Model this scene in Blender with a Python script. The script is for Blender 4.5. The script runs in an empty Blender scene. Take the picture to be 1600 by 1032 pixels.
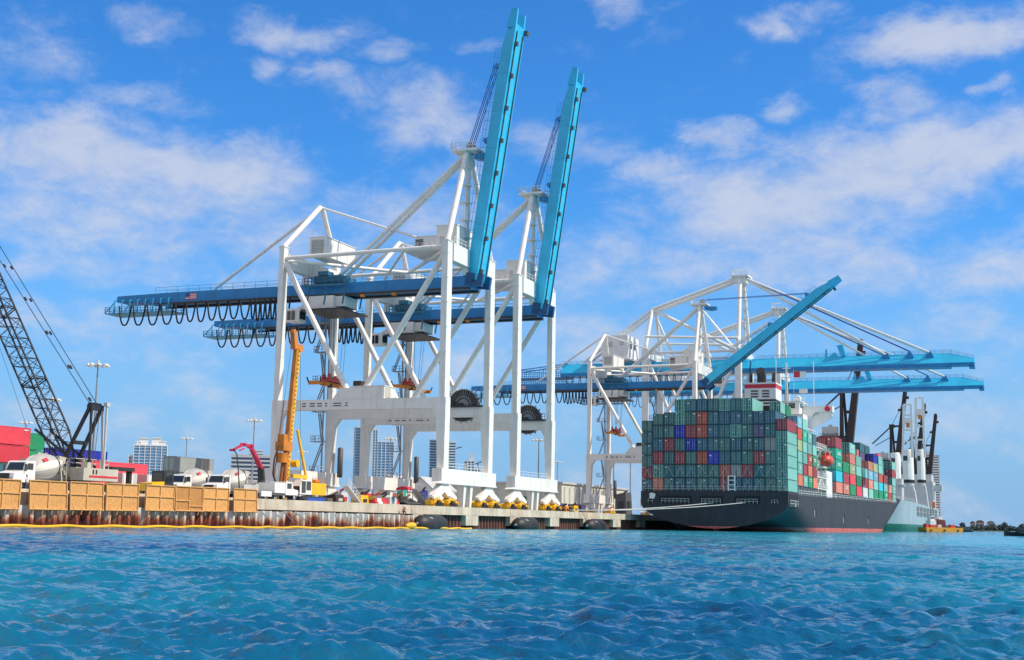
import bpy, math, random
import numpy as np
from mathutils import Vector, Matrix
R = math.radians
C = bpy.context.scene.collection
scene = bpy.context.scene
random.seed(7)

# ------------------------------------------------------------------ camera
cam_data = bpy.data.cameras.new("camera")
cam = bpy.data.objects.new("camera", cam_data)
C.objects.link(cam)
PSI, PITCH, ROLL = R(21.5), math.atan(302 / 2100), R(.9)
fw = Vector((-math.sin(PSI) * math.cos(PITCH), math.cos(PSI) * math.cos(PITCH), math.sin(PITCH)))
rt0 = Vector((math.cos(PSI), math.sin(PSI), 0)); up0 = rt0.cross(fw)
rt = rt0 * math.cos(ROLL) + up0 * math.sin(ROLL)
up = -rt0 * math.sin(ROLL) + up0 * math.cos(ROLL)
cam.matrix_world = Matrix(((rt.x, up.x, -fw.x, 0), (rt.y, up.y, -fw.y, 0), (rt.z, up.z, -fw.z, 1.0), (0, 0, 0, 1)))
cam_data.sensor_width = 36
cam_data.lens = 36 * 2100 / 1600
cam_data.clip_start = .1
cam_data.clip_end = 90000
scene.camera = cam

# ------------------------------------------------------------------ light, sky, exposure
SUN_EL, SUN_AZ = R(47), R(81)            # azimuth from +Y (along the quay) towards +X (open water)
sun_dir = Vector((math.cos(SUN_EL) * math.sin(SUN_AZ), math.cos(SUN_EL) * math.cos(SUN_AZ), math.sin(SUN_EL)))
sl = bpy.data.lights.new("sun", 'SUN'); sl.energy = 4.6; sl.angle = R(.5); sl.color = (1, .93, .80)
so = bpy.data.objects.new("sun", sl); C.objects.link(so)
so.rotation_euler = (-sun_dir).to_track_quat('-Z', 'Y').to_euler()
scene.view_settings.view_transform = 'Standard'
scene.view_settings.look = 'None'
scene.view_settings.exposure = 0.0
scene.view_settings.gamma = 1
scene.cycles.use_denoising = True
scene.cycles.denoiser = 'OPENIMAGEDENOISE'
scene.cycles.denoising_prefilter = 'NONE'
scene.cycles.denoising_input_passes = 'RGB_ALBEDO_NORMAL'
scene.cycles.max_bounces = 6
scene.cycles.sample_clamp_direct = 3.0
scene.cycles.sample_clamp_indirect = 4.0
scene.cycles.glossy_bounces = 3
scene.cycles.caustics_reflective = False
scene.cycles.caustics_refractive = False

world = bpy.data.worlds.new("World"); scene.world = world
world.use_nodes = True
WT = world.node_tree; WT.nodes.clear()
def wn(t, **k):
    n = WT.nodes.new(t)
    for a, b in k.items():
        if a == 'inp':
            for i, v in b.items(): n.inputs[i].default_value = v
        else: setattr(n, a, b)
    return n
def wl(a, b): WT.links.new(a, b)
def wmath(op, a, b=None, clamp=False):
    n = wn('ShaderNodeMath', operation=op, use_clamp=clamp)
    for i, v in enumerate((a, b)):
        if v is None: continue
        if isinstance(v, (int, float)): n.inputs[i].default_value = v
        else: wl(v, n.inputs[i])
    return n.outputs[0]
sky = wn('ShaderNodeTexSky', sky_type='NISHITA', sun_disc=False, sun_elevation=SUN_EL, sun_rotation=SUN_AZ, air_density=1.0, dust_density=.6, ozone_density=2.0)
hs = wn('ShaderNodeHueSaturation', inp={'Saturation': 1.28, 'Value': 1.0, 'Hue': .497}); wl(sky.outputs[0], hs.inputs['Color'])
tint = wn('ShaderNodeMix', data_type='RGBA', blend_type='MULTIPLY'); tint.inputs[0].default_value = 1
wl(hs.outputs[0], tint.inputs[6]); tint.inputs[7].default_value = (.66, 1.29, 1.86, 1)
# clouds live at fixed directions of the sky: azimuth / elevation with a noisy edge
tc = wn('ShaderNodeTexCoord')
sp = wn('ShaderNodeSeparateXYZ'); wl(tc.outputs['Generated'], sp.inputs[0])
az = wmath('ARCTAN2', sp.outputs[0], sp.outputs[1]); el = wmath('ARCSINE', sp.outputs[2])
ae = wn('ShaderNodeCombineXYZ'); wl(az, ae.inputs[0]); wl(el, ae.inputs[1])
wscale = wn('ShaderNodeVectorMath', operation='MULTIPLY'); wl(ae.outputs[0], wscale.inputs[0]); wscale.inputs[1].default_value = (1, 1.7, 1)
warp = wn('ShaderNodeTexNoise', inp={'Scale': 9.0, 'Detail': 5.0, 'Roughness': .6}); wl(wscale.outputs[0], warp.inputs['Vector'])
wsub = wn('ShaderNodeVectorMath', operation='SUBTRACT'); wl(warp.outputs['Color'], wsub.inputs[0]); wsub.inputs[1].default_value = (.5, .5, .5)
wmul = wn('ShaderNodeVectorMath', operation='MULTIPLY'); wl(wsub.outputs[0], wmul.inputs[0]); wmul.inputs[1].default_value = (.11, .062, 0)
pos = wn('ShaderNodeVectorMath', operation='ADD'); wl(ae.outputs[0], pos.inputs[0]); wl(wmul.outputs[0], pos.inputs[1])
BLOBS = [(-0.703, 0.255, 0.098, 0.03, 1), (-0.603, 0.256, 0.078, 0.024, 1), (-0.653, 0.232, 0.128, 0.029, 0.75), (-0.7, 0.208, 0.123, 0.029, 0.7), (-0.568, 0.208, 0.153, 0.029, 0.55), (-0.734, 0.318, 0.047, 0.036, 0.4), (-0.661, 0.346, 0.04, 0.013, 0.6), (-0.548, 0.353, 0.051, 0.016, 0.75), (-0.574, 0.327, 0.022, 0.008, 0.5), (-0.513, 0.327, 0.029, 0.01, 0.55), (-0.477, 0.344, 0.029, 0.013, 0.5), (-0.411, 0.351, 0.026, 0.009, 0.6), (-0.444, 0.297, 0.047, 0.026, 0.7), (-0.464, 0.236, 0.077, 0.023, 0.65), (-0.057, 0.344, 0.072, 0.02, 1.05), (-0.187, 0.363, 0.022, 0.012, 0.75), (-0.297, 0.376, 0.035, 0.01, 0.6), (-0.181, 0.306, 0.022, 0.01, 0.65), (-0.217, 0.284, 0.029, 0.015, 0.8), (-0.097, 0.301, 0.039, 0.018, 0.7), (-0.016, 0.305, 0.018, 0.008, 0.65), (-0.082, 0.26, 0.135, 0.034, 1), (-0.179, 0.239, 0.108, 0.039, 1.0), (-0.033, 0.266, 0.073, 0.023, 1), (-0.26, 0.263, 0.049, 0.015, 0.65), (-0.019, 0.182, 0.076, 0.033, 0.75), (-0.138, 0.196, 0.117, 0.029, 0.7), (-0.061, 0.076, 0.11, 0.029, 0.5), (-0.713, 0.063, 0.065, 0.019, 0.55), (-0.35, 0.079, 0.065, 0.021, 0.4), (-0.328, 0.184, 0.066, 0.024, 0.5), (-0.702, 0.174, 0.102, 0.019, 0.5), (-0.43, 0.23, 0.062, 0.024, 0.6), (-0.338, 0.283, 0.057, 0.019, 0.5), (-0.241, 0.203, 0.102, 0.024, 0.6), (-0.05, 0.139, 0.091, 0.024, 0.5), (-0.496, 0.321, 0.047, 0.014, 0.4), (-0.612, 0.143, 0.131, 0.019, 0.45), (-0.366, 0.141, 0.081, 0.019, 0.45), (-0.647, 0.296, 0.058, 0.012, 0.4), (-0.135, 0.364, 0.037, 0.01, 0.4), (-0.416, 0.268, 0.036, 0.017, 0.5)]
total = None
for a, e, ra, re, s in BLOBS:
    d = wn('ShaderNodeVectorMath', operation='SUBTRACT'); wl(pos.outputs[0], d.inputs[0]); d.inputs[1].default_value = (a, e, 0)
    m = wn('ShaderNodeVectorMath', operation='MULTIPLY'); wl(d.outputs[0], m.inputs[0]); m.inputs[1].default_value = (1 / ra, 1 / re, 0)
    ln = wn('ShaderNodeVectorMath', operation='LENGTH'); wl(m.outputs[0], ln.inputs[0])
    mr = wn('ShaderNodeMapRange', interpolation_type='SMOOTHSTEP', inp={1: 0.15, 2: 1.6, 3: s, 4: 0}); wl(ln.outputs['Value'], mr.inputs[0])
    total = mr.outputs[0] if total is None else wmath('MAXIMUM', total, mr.outputs[0])
# elsewhere (behind and beside the view) unseen bright cloud, added to fill shaded faces
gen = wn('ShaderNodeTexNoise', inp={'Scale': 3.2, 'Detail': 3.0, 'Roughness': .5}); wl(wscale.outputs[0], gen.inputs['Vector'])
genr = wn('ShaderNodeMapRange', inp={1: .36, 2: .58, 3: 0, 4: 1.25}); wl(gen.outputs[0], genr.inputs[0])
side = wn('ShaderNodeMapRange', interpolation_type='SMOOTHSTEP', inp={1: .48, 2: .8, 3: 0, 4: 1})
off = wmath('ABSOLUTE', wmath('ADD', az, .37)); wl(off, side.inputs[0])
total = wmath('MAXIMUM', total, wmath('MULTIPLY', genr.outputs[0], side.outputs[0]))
lowm = wn('ShaderNodeMapRange', interpolation_type='SMOOTHSTEP', inp={1: .30, 2: .20, 3: 0, 4: .62}); wl(el, lowm.inputs[0])
gen2 = wn('ShaderNodeTexNoise', inp={'Scale': 7.5, 'Detail': 4.0, 'Roughness': .55}); wl(wscale.outputs[0], gen2.inputs['Vector'])
gen2r = wn('ShaderNodeMapRange', inp={1: .42, 2: .66, 3: 0, 4: 1}); wl(gen2.outputs[0], gen2r.inputs[0])
total = wmath('MAXIMUM', total, wmath('MULTIPLY', gen2r.outputs[0], lowm.outputs[0]))
wisp = wn('ShaderNodeTexNoise', inp={'Scale': 21.0, 'Detail': 11.0, 'Roughness': .66, 'Distortion': .25}); wl(wscale.outputs[0], wisp.inputs['Vector'])
dens = wmath('ADD', total, wmath('MULTIPLY', wmath('SUBTRACT', wisp.outputs[0], .5), 1.5))
dr = wn('ShaderNodeMapRange', interpolation_type='SMOOTHSTEP', inp={1: .06, 2: 1.12, 3: 0, 4: .80}); wl(dens, dr.inputs[0])
clip0 = wmath('GREATER_THAN', total, 0.0)
dfin = wmath('MULTIPLY', dr.outputs[0], 1.0)
# thin veil towards the horizon
veil = wn('ShaderNodeMapRange', interpolation_type='SMOOTHSTEP', inp={1: .26, 2: .0, 3: 0, 4: .86}); wl(el, veil.inputs[0])
shade = wn('ShaderNodeMix', data_type='RGBA'); wl(wisp.outputs[0], shade.inputs[0])
shade.inputs[6].default_value = (4.8, 5.7, 7.5, 1); shade.inputs[7].default_value = (7.6, 7.6, 8.2, 1)
warm = wn('ShaderNodeMix', data_type='RGBA'); wl(side.outputs[0], warm.inputs[0]); wl(shade.outputs[2], warm.inputs[6]); warm.inputs[7].default_value = (9.6, 8.7, 7.7, 1)  # the added unseen clouds are tinted warm to neutralise blue shade
vm = wn('ShaderNodeMix', data_type='RGBA'); wl(veil.outputs[0], vm.inputs[0]); wl(tint.outputs[2], vm.inputs[6]); vm.inputs[7].default_value = (2.55, 4.75, 8.1, 1)
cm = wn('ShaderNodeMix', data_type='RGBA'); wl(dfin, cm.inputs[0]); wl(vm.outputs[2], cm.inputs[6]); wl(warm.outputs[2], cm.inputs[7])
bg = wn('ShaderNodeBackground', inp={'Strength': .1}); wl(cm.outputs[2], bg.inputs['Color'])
wo = wn('ShaderNodeOutputWorld'); wl(bg.outputs[0], wo.inputs[0])

# ------------------------------------------------------------------ helpers
class MB:
    """collects shapes (world metres) and links them as ONE mesh object"""
    def __init__(s): s.v = []; s.f = []; s.m = []; s.sm = []
    def add(s, vs, fs, mi=0, smooth=False):
        b = len(s.v); s.v += [tuple(v) for v in vs]
        for f in fs: s.f.append([b + i for i in f]); s.m.append(mi); s.sm.append(smooth)
    def box(s, x0, x1, y0, y1, z0, z1, mi=0):
        s.add([(x0,y0,z0),(x1,y0,z0),(x1,y1,z0),(x0,y1,z0),(x0,y0,z1),(x1,y0,z1),(x1,y1,z1),(x0,y1,z1)],
              [(0,3,2,1),(4,5,6,7),(0,1,5,4),(1,2,6,5),(2,3,7,6),(3,0,4,7)], mi)
    def frame(s, p, q, up=(0, 0, 1)):
        d = (Vector(q) - Vector(p)); L = d.length; d = d / L if L else Vector((0,0,1))
        u = Vector(up)
        if abs(d.dot(u)) > .98: u = Vector((0, 1, 0))
        a = d.cross(u).normalized(); b = a.cross(d).normalized()
        return d, a, b
    def beam(s, p, q, w, h, mi=0, up=(0, 0, 1), w2=None, h2=None):
        d, a, b = s.frame(p, q, up); vs = []
        for P, W, H in ((p, w, h), (q, w2 or w, h2 or h)):
            P = Vector(P)
            for sa, sb in ((-1,-1),(1,-1),(1,1),(-1,1)): vs.append(P + a * (sa * W / 2) + b * (sb * H / 2))
        s.add(vs, [(0,3,2,1),(4,5,6,7),(0,1,5,4),(1,2,6,5),(2,3,7,6),(3,0,4,7)], mi)
    def tube(s, p, q, r, n=10, r2=None, mi=0, caps=True):
        d, a, b = s.frame(p, q); vs = []
        for P, rr in ((p, r), (q, r if r2 is None else r2)):
            P = Vector(P)
            for i in range(n):
                t = 2 * math.pi * i / n; vs.append(P + a * (math.cos(t) * rr) + b * (math.sin(t) * rr))
        s.add(vs, [(i, (i + 1) % n, n + (i + 1) % n, n + i) for i in range(n)], mi, True)
        if caps: s.add(vs, [tuple(range(n - 1, -1, -1)), tuple(range(n, 2 * n))], mi)
    def chain(s, pts, r, n=6, mi=0):
        pts = [Vector(p) for p in pts]; vs = []; m = len(pts); ref = None
        for i, P in enumerate(pts):
            t = (pts[min(i + 1, m - 1)] - pts[max(i - 1, 0)]).normalized()
            if ref is None:
                u = Vector((0, 0, 1)) if abs(t.z) < .9 else Vector((0, 1, 0))
                ref = t.cross(u).normalized()
            ref = (ref - t * ref.dot(t)).normalized(); b = t.cross(ref)
            for k in range(n):
                an = 2 * math.pi * k / n; vs.append(P + ref * (math.cos(an) * r) + b * (math.sin(an) * r))
        fs = [(i*n+k, i*n+(k+1)%n, (i+1)*n+(k+1)%n, (i+1)*n+k) for i in range(m-1) for k in range(n)]
        s.add(vs, fs, mi, True)
        s.add(vs, [tuple(range(n-1,-1,-1)), tuple(range((m-1)*n, m*n))], mi)
    def prism(s, poly, ext, mi=0):
        n = len(poly); e = Vector(ext)
        vs = [Vector(p) for p in poly] + [Vector(p) + e for p in poly]
        s.add(vs, [tuple(range(n-1,-1,-1)), tuple(range(n, 2*n))] + [(i, (i+1)%n, n+(i+1)%n, n+i) for i in range(n)], mi)
    def lathe(s, prof, o, axis, n=16, mi=0):
        """prof: list of (distance along axis, radius)"""
        o = Vector(o); d = Vector(axis).normalized(); dd, a, b = s.frame(o, o + d)
        vs = []
        for t, r in prof:
            for k in range(n):
                an = 2 * math.pi * k / n; vs.append(o + d * t + a * (math.cos(an) * r) + b * (math.sin(an) * r))
        m = len(prof)
        s.add(vs, [(i*n+k, i*n+(k+1)%n, (i+1)*n+(k+1)%n, (i+1)*n+k) for i in range(m-1) for k in range(n)], mi, True)
        s.add(vs, [tuple(range(n-1,-1,-1)), tuple(range((m-1)*n, m*n))], mi)
    def rail(s, p, q, h=1.05, step=2.0, r=.035, mi=0, rows=2):
        p, q = Vector(p), Vector(q); n = max(1, int(round((q - p).length / step)))
        for i in range(n + 1):
            a = p.lerp(q, i / n); s.beam(a, a + Vector((0,0,h)), r * 1.6, r * 1.6, mi)
        for k in range(rows):
            z = Vector((0, 0, h * (k + 1) / rows)); s.beam(p + z, q + z, r * 1.6, r * 1.6, mi)
    def build(s, name, mats, parent=None, org=None):
        me = bpy.data.meshes.new(name)
        o3 = Vector(org) if org is not None else (Vector(parent['_o']) if parent is not None and '_o' in parent else Vector((0,0,0)))
        me.from_pydata([(v[0]-o3.x, v[1]-o3.y, v[2]-o3.z) for v in s.v], [], s.f)
        if not isinstance(mats, (list, tuple)): mats = [mats]
        for m in mats: me.materials.append(m)
        me.polygons.foreach_set('material_index', s.m)
        me.polygons.foreach_set('use_smooth', s.sm)
        me.update()
        o = bpy.data.objects.new(name, me); C.objects.link(o)
        if parent is not None:
            o.parent = parent
            if '_o' in parent: o['_o'] = list(parent['_o'])
        elif org is not None: o.location = o3; o['_o'] = list(o3)
        return o
def tag(o, label=None, cat=None, group=None, kind=None):
    for k, v in (('label', label), ('category', cat), ('group', group), ('kind', kind)):
        if v: o[k] = v
    return o
def thing(name, loc, label, cat, group=None):
    o = bpy.data.objects.new(name, None); C.objects.link(o); o.location = loc; o['_o'] = list(loc)
    o.empty_display_size = .5
    return tag(o, label, cat, group)
def copy_tree(o, parent=None):
    c = o.copy(); C.objects.link(c)
    if parent is not None: c.parent = parent
    for ch in list(o.children): copy_tree(ch, c)
    return c

# ------------------------------------------------------------------ materials
M = {}
def mat(name, col, rough=.6, metal=0, spec=.5, var=.10, vscale=.6, dirt=None, damt=.5, streak=False, fine=0, rnd=0, bump=0, bscale=3, coord='Object'):
    if name in M: return M[name]
    m = bpy.data.materials.new(name); m.use_nodes = True; nt = m.node_tree; N = nt.nodes
    b = N['Principled BSDF']; b.inputs['Roughness'].default_value = rough; b.inputs['Metallic'].default_value = metal
    b.inputs['Specular IOR Level'].default_value = spec
    L = nt.links.new
    t = N.new('ShaderNodeTexCoord')
    n1 = N.new('ShaderNodeTexNoise'); n1.inputs['Scale'].default_value = vscale; n1.inputs['Detail'].default_value = 5
    L(t.outputs[coord], n1.inputs['Vector'])
    mr = N.new('ShaderNodeMapRange'); mr.inputs[1].default_value = .3; mr.inputs[2].default_value = .7
    mr.inputs[3].default_value = 1 - var; mr.inputs[4].default_value = 1 + var; L(n1.outputs[0], mr.inputs[0])
    val = mr.outputs[0]
    if rnd:
        oi = N.new('ShaderNodeObjectInfo'); r2 = N.new('ShaderNodeMapRange'); r2.inputs[3].default_value = 1 - rnd; r2.inputs[4].default_value = 1 + rnd
        L(oi.outputs['Random'], r2.inputs[0]); mm = N.new('ShaderNodeMath'); mm.operation = 'MULTIPLY'; L(val, mm.inputs[0]); L(r2.outputs[0], mm.inputs[1]); val = mm.outputs[0]
    hv = N.new('ShaderNodeMix'); hv.data_type = 'RGBA'; hv.blend_type = 'MULTIPLY'; hv.inputs[0].default_value = 1
    hv.inputs[6].default_value = (*col, 1); L(val, hv.inputs[7]); out = hv.outputs[2]
    if dirt:
        n2 = N.new('ShaderNodeTexNoise'); n2.inputs['Detail'].default_value = 6; n2.inputs['Roughness'].default_value = .65
        mp = N.new('ShaderNodeMapping'); mp.inputs['Scale'].default_value = (1.3, 1.3, .12) if streak else (1, 1, 1)
        n2.inputs['Scale'].default_value = 1.2 if streak else .9
        L(t.outputs[coord], mp.inputs[0]); L(mp.outputs[0], n2.inputs['Vector'])
        m2 = N.new('ShaderNodeMapRange'); m2.inputs[1].default_value = .52; m2.inputs[2].default_value = .78; m2.inputs[3].default_value = 0; m2.inputs[4].default_value = damt
        L(n2.outputs[0], m2.inputs[0])
        mx = N.new('ShaderNodeMix'); mx.data_type = 'RGBA'; L(m2.outputs[0], mx.inputs[0]); L(out, mx.inputs[6]); mx.inputs[7].default_value = (*dirt, 1); out = mx.outputs[2]
    L(out, b.inputs['Base Color'])
    if bump:
        n3 = N.new('ShaderNodeTexNoise'); n3.inputs['Scale'].default_value = bscale; n3.inputs['Detail'].default_value = 4; L(t.outputs[coord], n3.inputs['Vector'])
        bp = N.new('ShaderNodeBump'); bp.inputs['Strength'].default_value = bump; bp.inputs['Distance'].default_value = .1; L(n3.outputs[0], bp.inputs['Height']); L(bp.outputs[0], b.inputs['Normal'])
    M[name] = m; return m
WHITE = mat('white_crane_paint', (.82, .775, .71), .45, dirt=(.44, .30, .19), damt=.5, streak=True, var=.05)
WHITE2 = mat('white_clean_paint', (.81, .78, .73), .4, dirt=(.5, .46, .4), damt=.3, var=.05)
SHIPWHITE = mat('white_ship_paint', (.80, .77, .73), .45, dirt=(.45, .36, .28), damt=.3, streak=True, var=.05)
GREYW = mat('light_grey_paint', (.53, .52, .50), .5, dirt=(.3, .27, .22), damt=.4, streak=True)
BLUE = mat('girder_blue_paint', (.014, .22, .50), .4, dirt=(.05, .07, .10), damt=.5, streak=True, var=.12)
CYAN = mat('boom_cyan_paint', (.022, .47, .74), .4, dirt=(.03, .24, .42), damt=.45, var=.10, vscale=.25)
CYANR = mat('cyan_railing_paint', (.035, .36, .60), .5)
DBLUE = mat('dark_blue_rope', (.02, .07, .30), .6)
BLACK = mat('black_rubber', (.012, .012, .013), .6)
DARK = mat('dark_steel', (.035, .035, .04), .55, dirt=(.10, .06, .04), damt=.4)
STEEL = mat('galvanised_steel', (.30, .31, .32), .5, metal=.3)
YELLOW = mat('yellow_machine_paint', (.84, .46, .012), .45, dirt=(.25, .13, .05), damt=.6)
ORANGE = mat('orange_machine_paint', (.62, .20, .015), .5, dirt=(.22, .08, .03), damt=.6, var=.2)
RUSTRED = mat('faded_red_paint', (.52, .06, .05), .5, dirt=(.25, .06, .04), damt=.5)
RED = mat('red_paint', (.62, .03, .05), .45, dirt=(.3, .05, .05), damt=.3)
GLASS = mat('dark_window_glass', (.02, .03, .035), .08, spec=.8, var=.05)
BROWN = mat('dark_brown_steel', (.040, .022, .018), .6, dirt=(.10, .05, .03), damt=.4, streak=True)
BEIGE = mat('beige_machine_paint', (.50, .46, .38), .5, dirt=(.28, .22, .15), damt=.4)
GREYD = mat('dark_grey_paint', (.10, .10, .11), .6)
CONC = mat('weathered_concrete', (.56, .47, .36), .85, dirt=(.30, .15, .07), damt=.85, streak=True, var=.22, vscale=.35, bump=.3)
# ------------------------------------------------------------------ water
def make_water():
    fine = np.radians(np.arange(-74, 34.01, .11)); coarse = np.radians(np.arange(34.01 + 3, 360 - 74 - 1, 4.0))
    A = np.concatenate([fine, coarse]); na = len(A)
    r = [1.2]
    while r[-1] < 420: r.append(r[-1] * 1.005 + .004)
    while r[-1] < 70000: r.append(r[-1] * 1.22)
    r = np.array(r); nr = len(r)
    RR, AA = np.meshgrid(r, A, indexing='ij')
    X = RR * np.sin(AA); Y = RR * np.cos(AA); Z = np.zeros_like(X)
    rng = np.random.default_rng(3)
    sel = RR[:, 0] < 430; n = sel.sum(); x, y, rr = X[:n], Y[:n], RR[:n]
    space = rr * .005 + .004
    wind = np.radians(163)
    for i in range(150):
        lam = .11 * (4.5 / .11) ** (i / 149.) * rng.uniform(.9, 1.1)
        th = wind + rng.normal(0, .62); k = 2 * np.pi / lam
        amp = .0085 * lam ** .92 if lam < .8 else .0069 * (.8 / lam) ** .30
        ph = k * (x * np.sin(th) + y * np.cos(th)) + rng.uniform(0, 6.28)
        att = np.clip((lam / space - 2.0) / 2.0, 0, 1)
        w = np.sin(ph); Z[:n] += amp * att * (w - .40 * np.cos(2 * ph) - .12 * np.sin(3 * ph))
    Z[:n] *= np.clip((430 - rr) / 150, 0, 1)
    co = np.stack([X, Y, Z], -1).reshape(-1, 3)
    co = np.vstack([co, [[0, 0, 0]]])
    i, j = np.meshgrid(np.arange(nr - 1), np.arange(na), indexing='ij'); j2 = (j + 1) % na
    q = np.stack([i * na + j, i * na + j2, (i + 1) * na + j2, (i + 1) * na + j], -1).reshape(-1, 4)[:, ::-1]
    me = bpy.data.meshes.new('water'); nv = len(co); nq = len(q); nt = na
    tri = np.stack([np.arange(na), np.full(na, nv - 1), (np.arange(na) + 1) % na], -1)[:, ::-1]
    me.vertices.add(nv); me.vertices.foreach_set('co', co.astype(np.float32).ravel())
    me.loops.add(nq * 4 + nt * 3); me.loops.foreach_set('vertex_index', np.concatenate([q.ravel(), tri.ravel()]).astype(np.int32))
    me.polygons.add(nq + nt)
    me.polygons.foreach_set('loop_start', np.concatenate([np.arange(nq) * 4, nq * 4 + np.arange(nt) * 3]).astype(np.int32))
    me.polygons.foreach_set('use_smooth', np.ones(nq + nt, bool))
    me.update(); me.validate()
    m = bpy.data.materials.new('sea_water'); m.use_nodes = True; nt_ = m.node_tree; N = nt_.nodes; L = nt_.links.new
    b = N['Principled BSDF']; b.inputs['Roughness'].default_value = .07; b.inputs['IOR'].default_value = 1.33; b.inputs['Specular IOR Level'].default_value = .52
    t = N.new('ShaderNodeTexCoord')
    n1 = N.new('ShaderNodeTexNoise'); n1.inputs['Scale'].default_value = .035; n1.inputs['Detail'].default_value = 3; L(t.outputs['Object'], n1.inputs['Vector'])
    rp = N.new('ShaderNodeValToRGB'); e = rp.color_ramp.elements
    e[0].position = .36; e[0].color = (.003, .060, .160, 1); e[1].position = .60; e[1].color = (.012, .225, .305, 1)
    L(n1.outputs[0], rp.inputs[0])
    sx = N.new('ShaderNodeSeparateXYZ'); L(t.outputs['Object'], sx.inputs[0])
    lin = N.new('ShaderNodeMath'); lin.operation = 'MULTIPLY_ADD'; L(sx.outputs[0], lin.inputs[0]); lin.inputs[1].default_value = .9; L(sx.outputs[1], lin.inputs[2])
    wob = N.new('ShaderNodeMath'); wob.operation = 'MULTIPLY_ADD'; L(n1.outputs[0], wob.inputs[0]); wob.inputs[1].default_value = 90; L(lin.outputs[0], wob.inputs[2])
    shl = N.new('ShaderNodeMapRange'); shl.interpolation_type = 'SMOOTHSTEP'; shl.inputs[1].default_value = 95; shl.inputs[2].default_value = 165; L(wob.outputs[0], shl.inputs[0])
    tq = N.new('ShaderNodeMix'); tq.data_type = 'RGBA'; L(shl.outputs[0], tq.inputs[0]); L(rp.outputs[0], tq.inputs[6]); tq.inputs[7].default_value = (.010, .30, .42, 1)
    L(tq.outputs[2], b.inputs['Base Color'])
    prev = None
    for sc, st, sx in ((1.9, .45, .5), (6.5, .45, .6), (17, .35, .7), (.25, .35, .4)):
        mp = N.new('ShaderNodeMapping'); mp.inputs['Scale'].default_value = (sx, 1, 1); mp.inputs['Rotation'].default_value = (0, 0, R(-20)); L(t.outputs['Object'], mp.inputs[0])
        nn = N.new('ShaderNodeTexNoise'); nn.inputs['Scale'].default_value = sc; nn.inputs['Detail'].default_value = 4; L(mp.outputs[0], nn.inputs['Vector'])
        bp = N.new('ShaderNodeBump'); bp.inputs['Strength'].default_value = st; bp.inputs['Distance'].default_value = .6 / sc; L(nn.outputs[0], bp.inputs['Height'])
        if prev: L(prev.outputs[0], bp.inputs['Normal'])
        prev = bp
    L(prev.outputs[0], b.inputs['Normal'])
    me.materials.append(m)
    o = bpy.data.objects.new('water', me); C.objects.link(o); o['kind'] = 'structure'
make_water()

# ------------------------------------------------------------------ terminal ground and quay
ZD = 3.35            # deck level
PAVE = mat('terminal_pavement', (.28, .27, .25), .9, dirt=(.15, .14, .13), damt=.5, var=.15, vscale=.05)
g = MB(); g.box(-1600, -87.0, 40, 1400, 1.6, ZD)
tag(g.build('terminal_ground', PAVE), kind='structure')
qw = thing('quay_wall', (-86, 180, 0), 'long weathered concrete quay edge with rust stained sheet piling beneath', 'quay wall')
c = MB(); c.box(-86.99, -85.5, 40, 1400, 2.15, ZD + .06)
c.build('capping_beam', CONC, qw)
c = MB(); c.box(-85.75, -85.44, 136, 900, ZD + .07, ZD + .30)
RUSTPILE = mat('rusty_sheet_pile', (.13, .045, .030), .8, dirt=(.30, .16, .10), damt=.5, streak=True, var=.3)
for a, b_ in ((179, 183.8), (198.4, 203.5), (217.6, 222), (238, 243.1), (257.7, 263.1), (277.7, 283.3), (298, 303)):
    p = MB(); p.box(-87, -85.53, a, b_, .55, 2.149); p.build('concrete_pier', CONC, qw)
s = MB(); y = 40.0
prof = []
while y < 520:
    prof += [(-86.9, y), (-86.9, y + .35), (-86.35, y + .6), (-86.35, y + 1.05), (-86.9, y + 1.3)]; y += 1.3
vs = [(x, yy, -.5) for x, yy in prof] + [(x, yy, 2.149) for x, yy in prof]; n = len(prof)
s.add(vs, [(i, i + 1, n + i + 1, n + i) for i in range(n - 1)], 0)
s.build('sheet_piling', RUSTPILE, qw)
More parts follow.
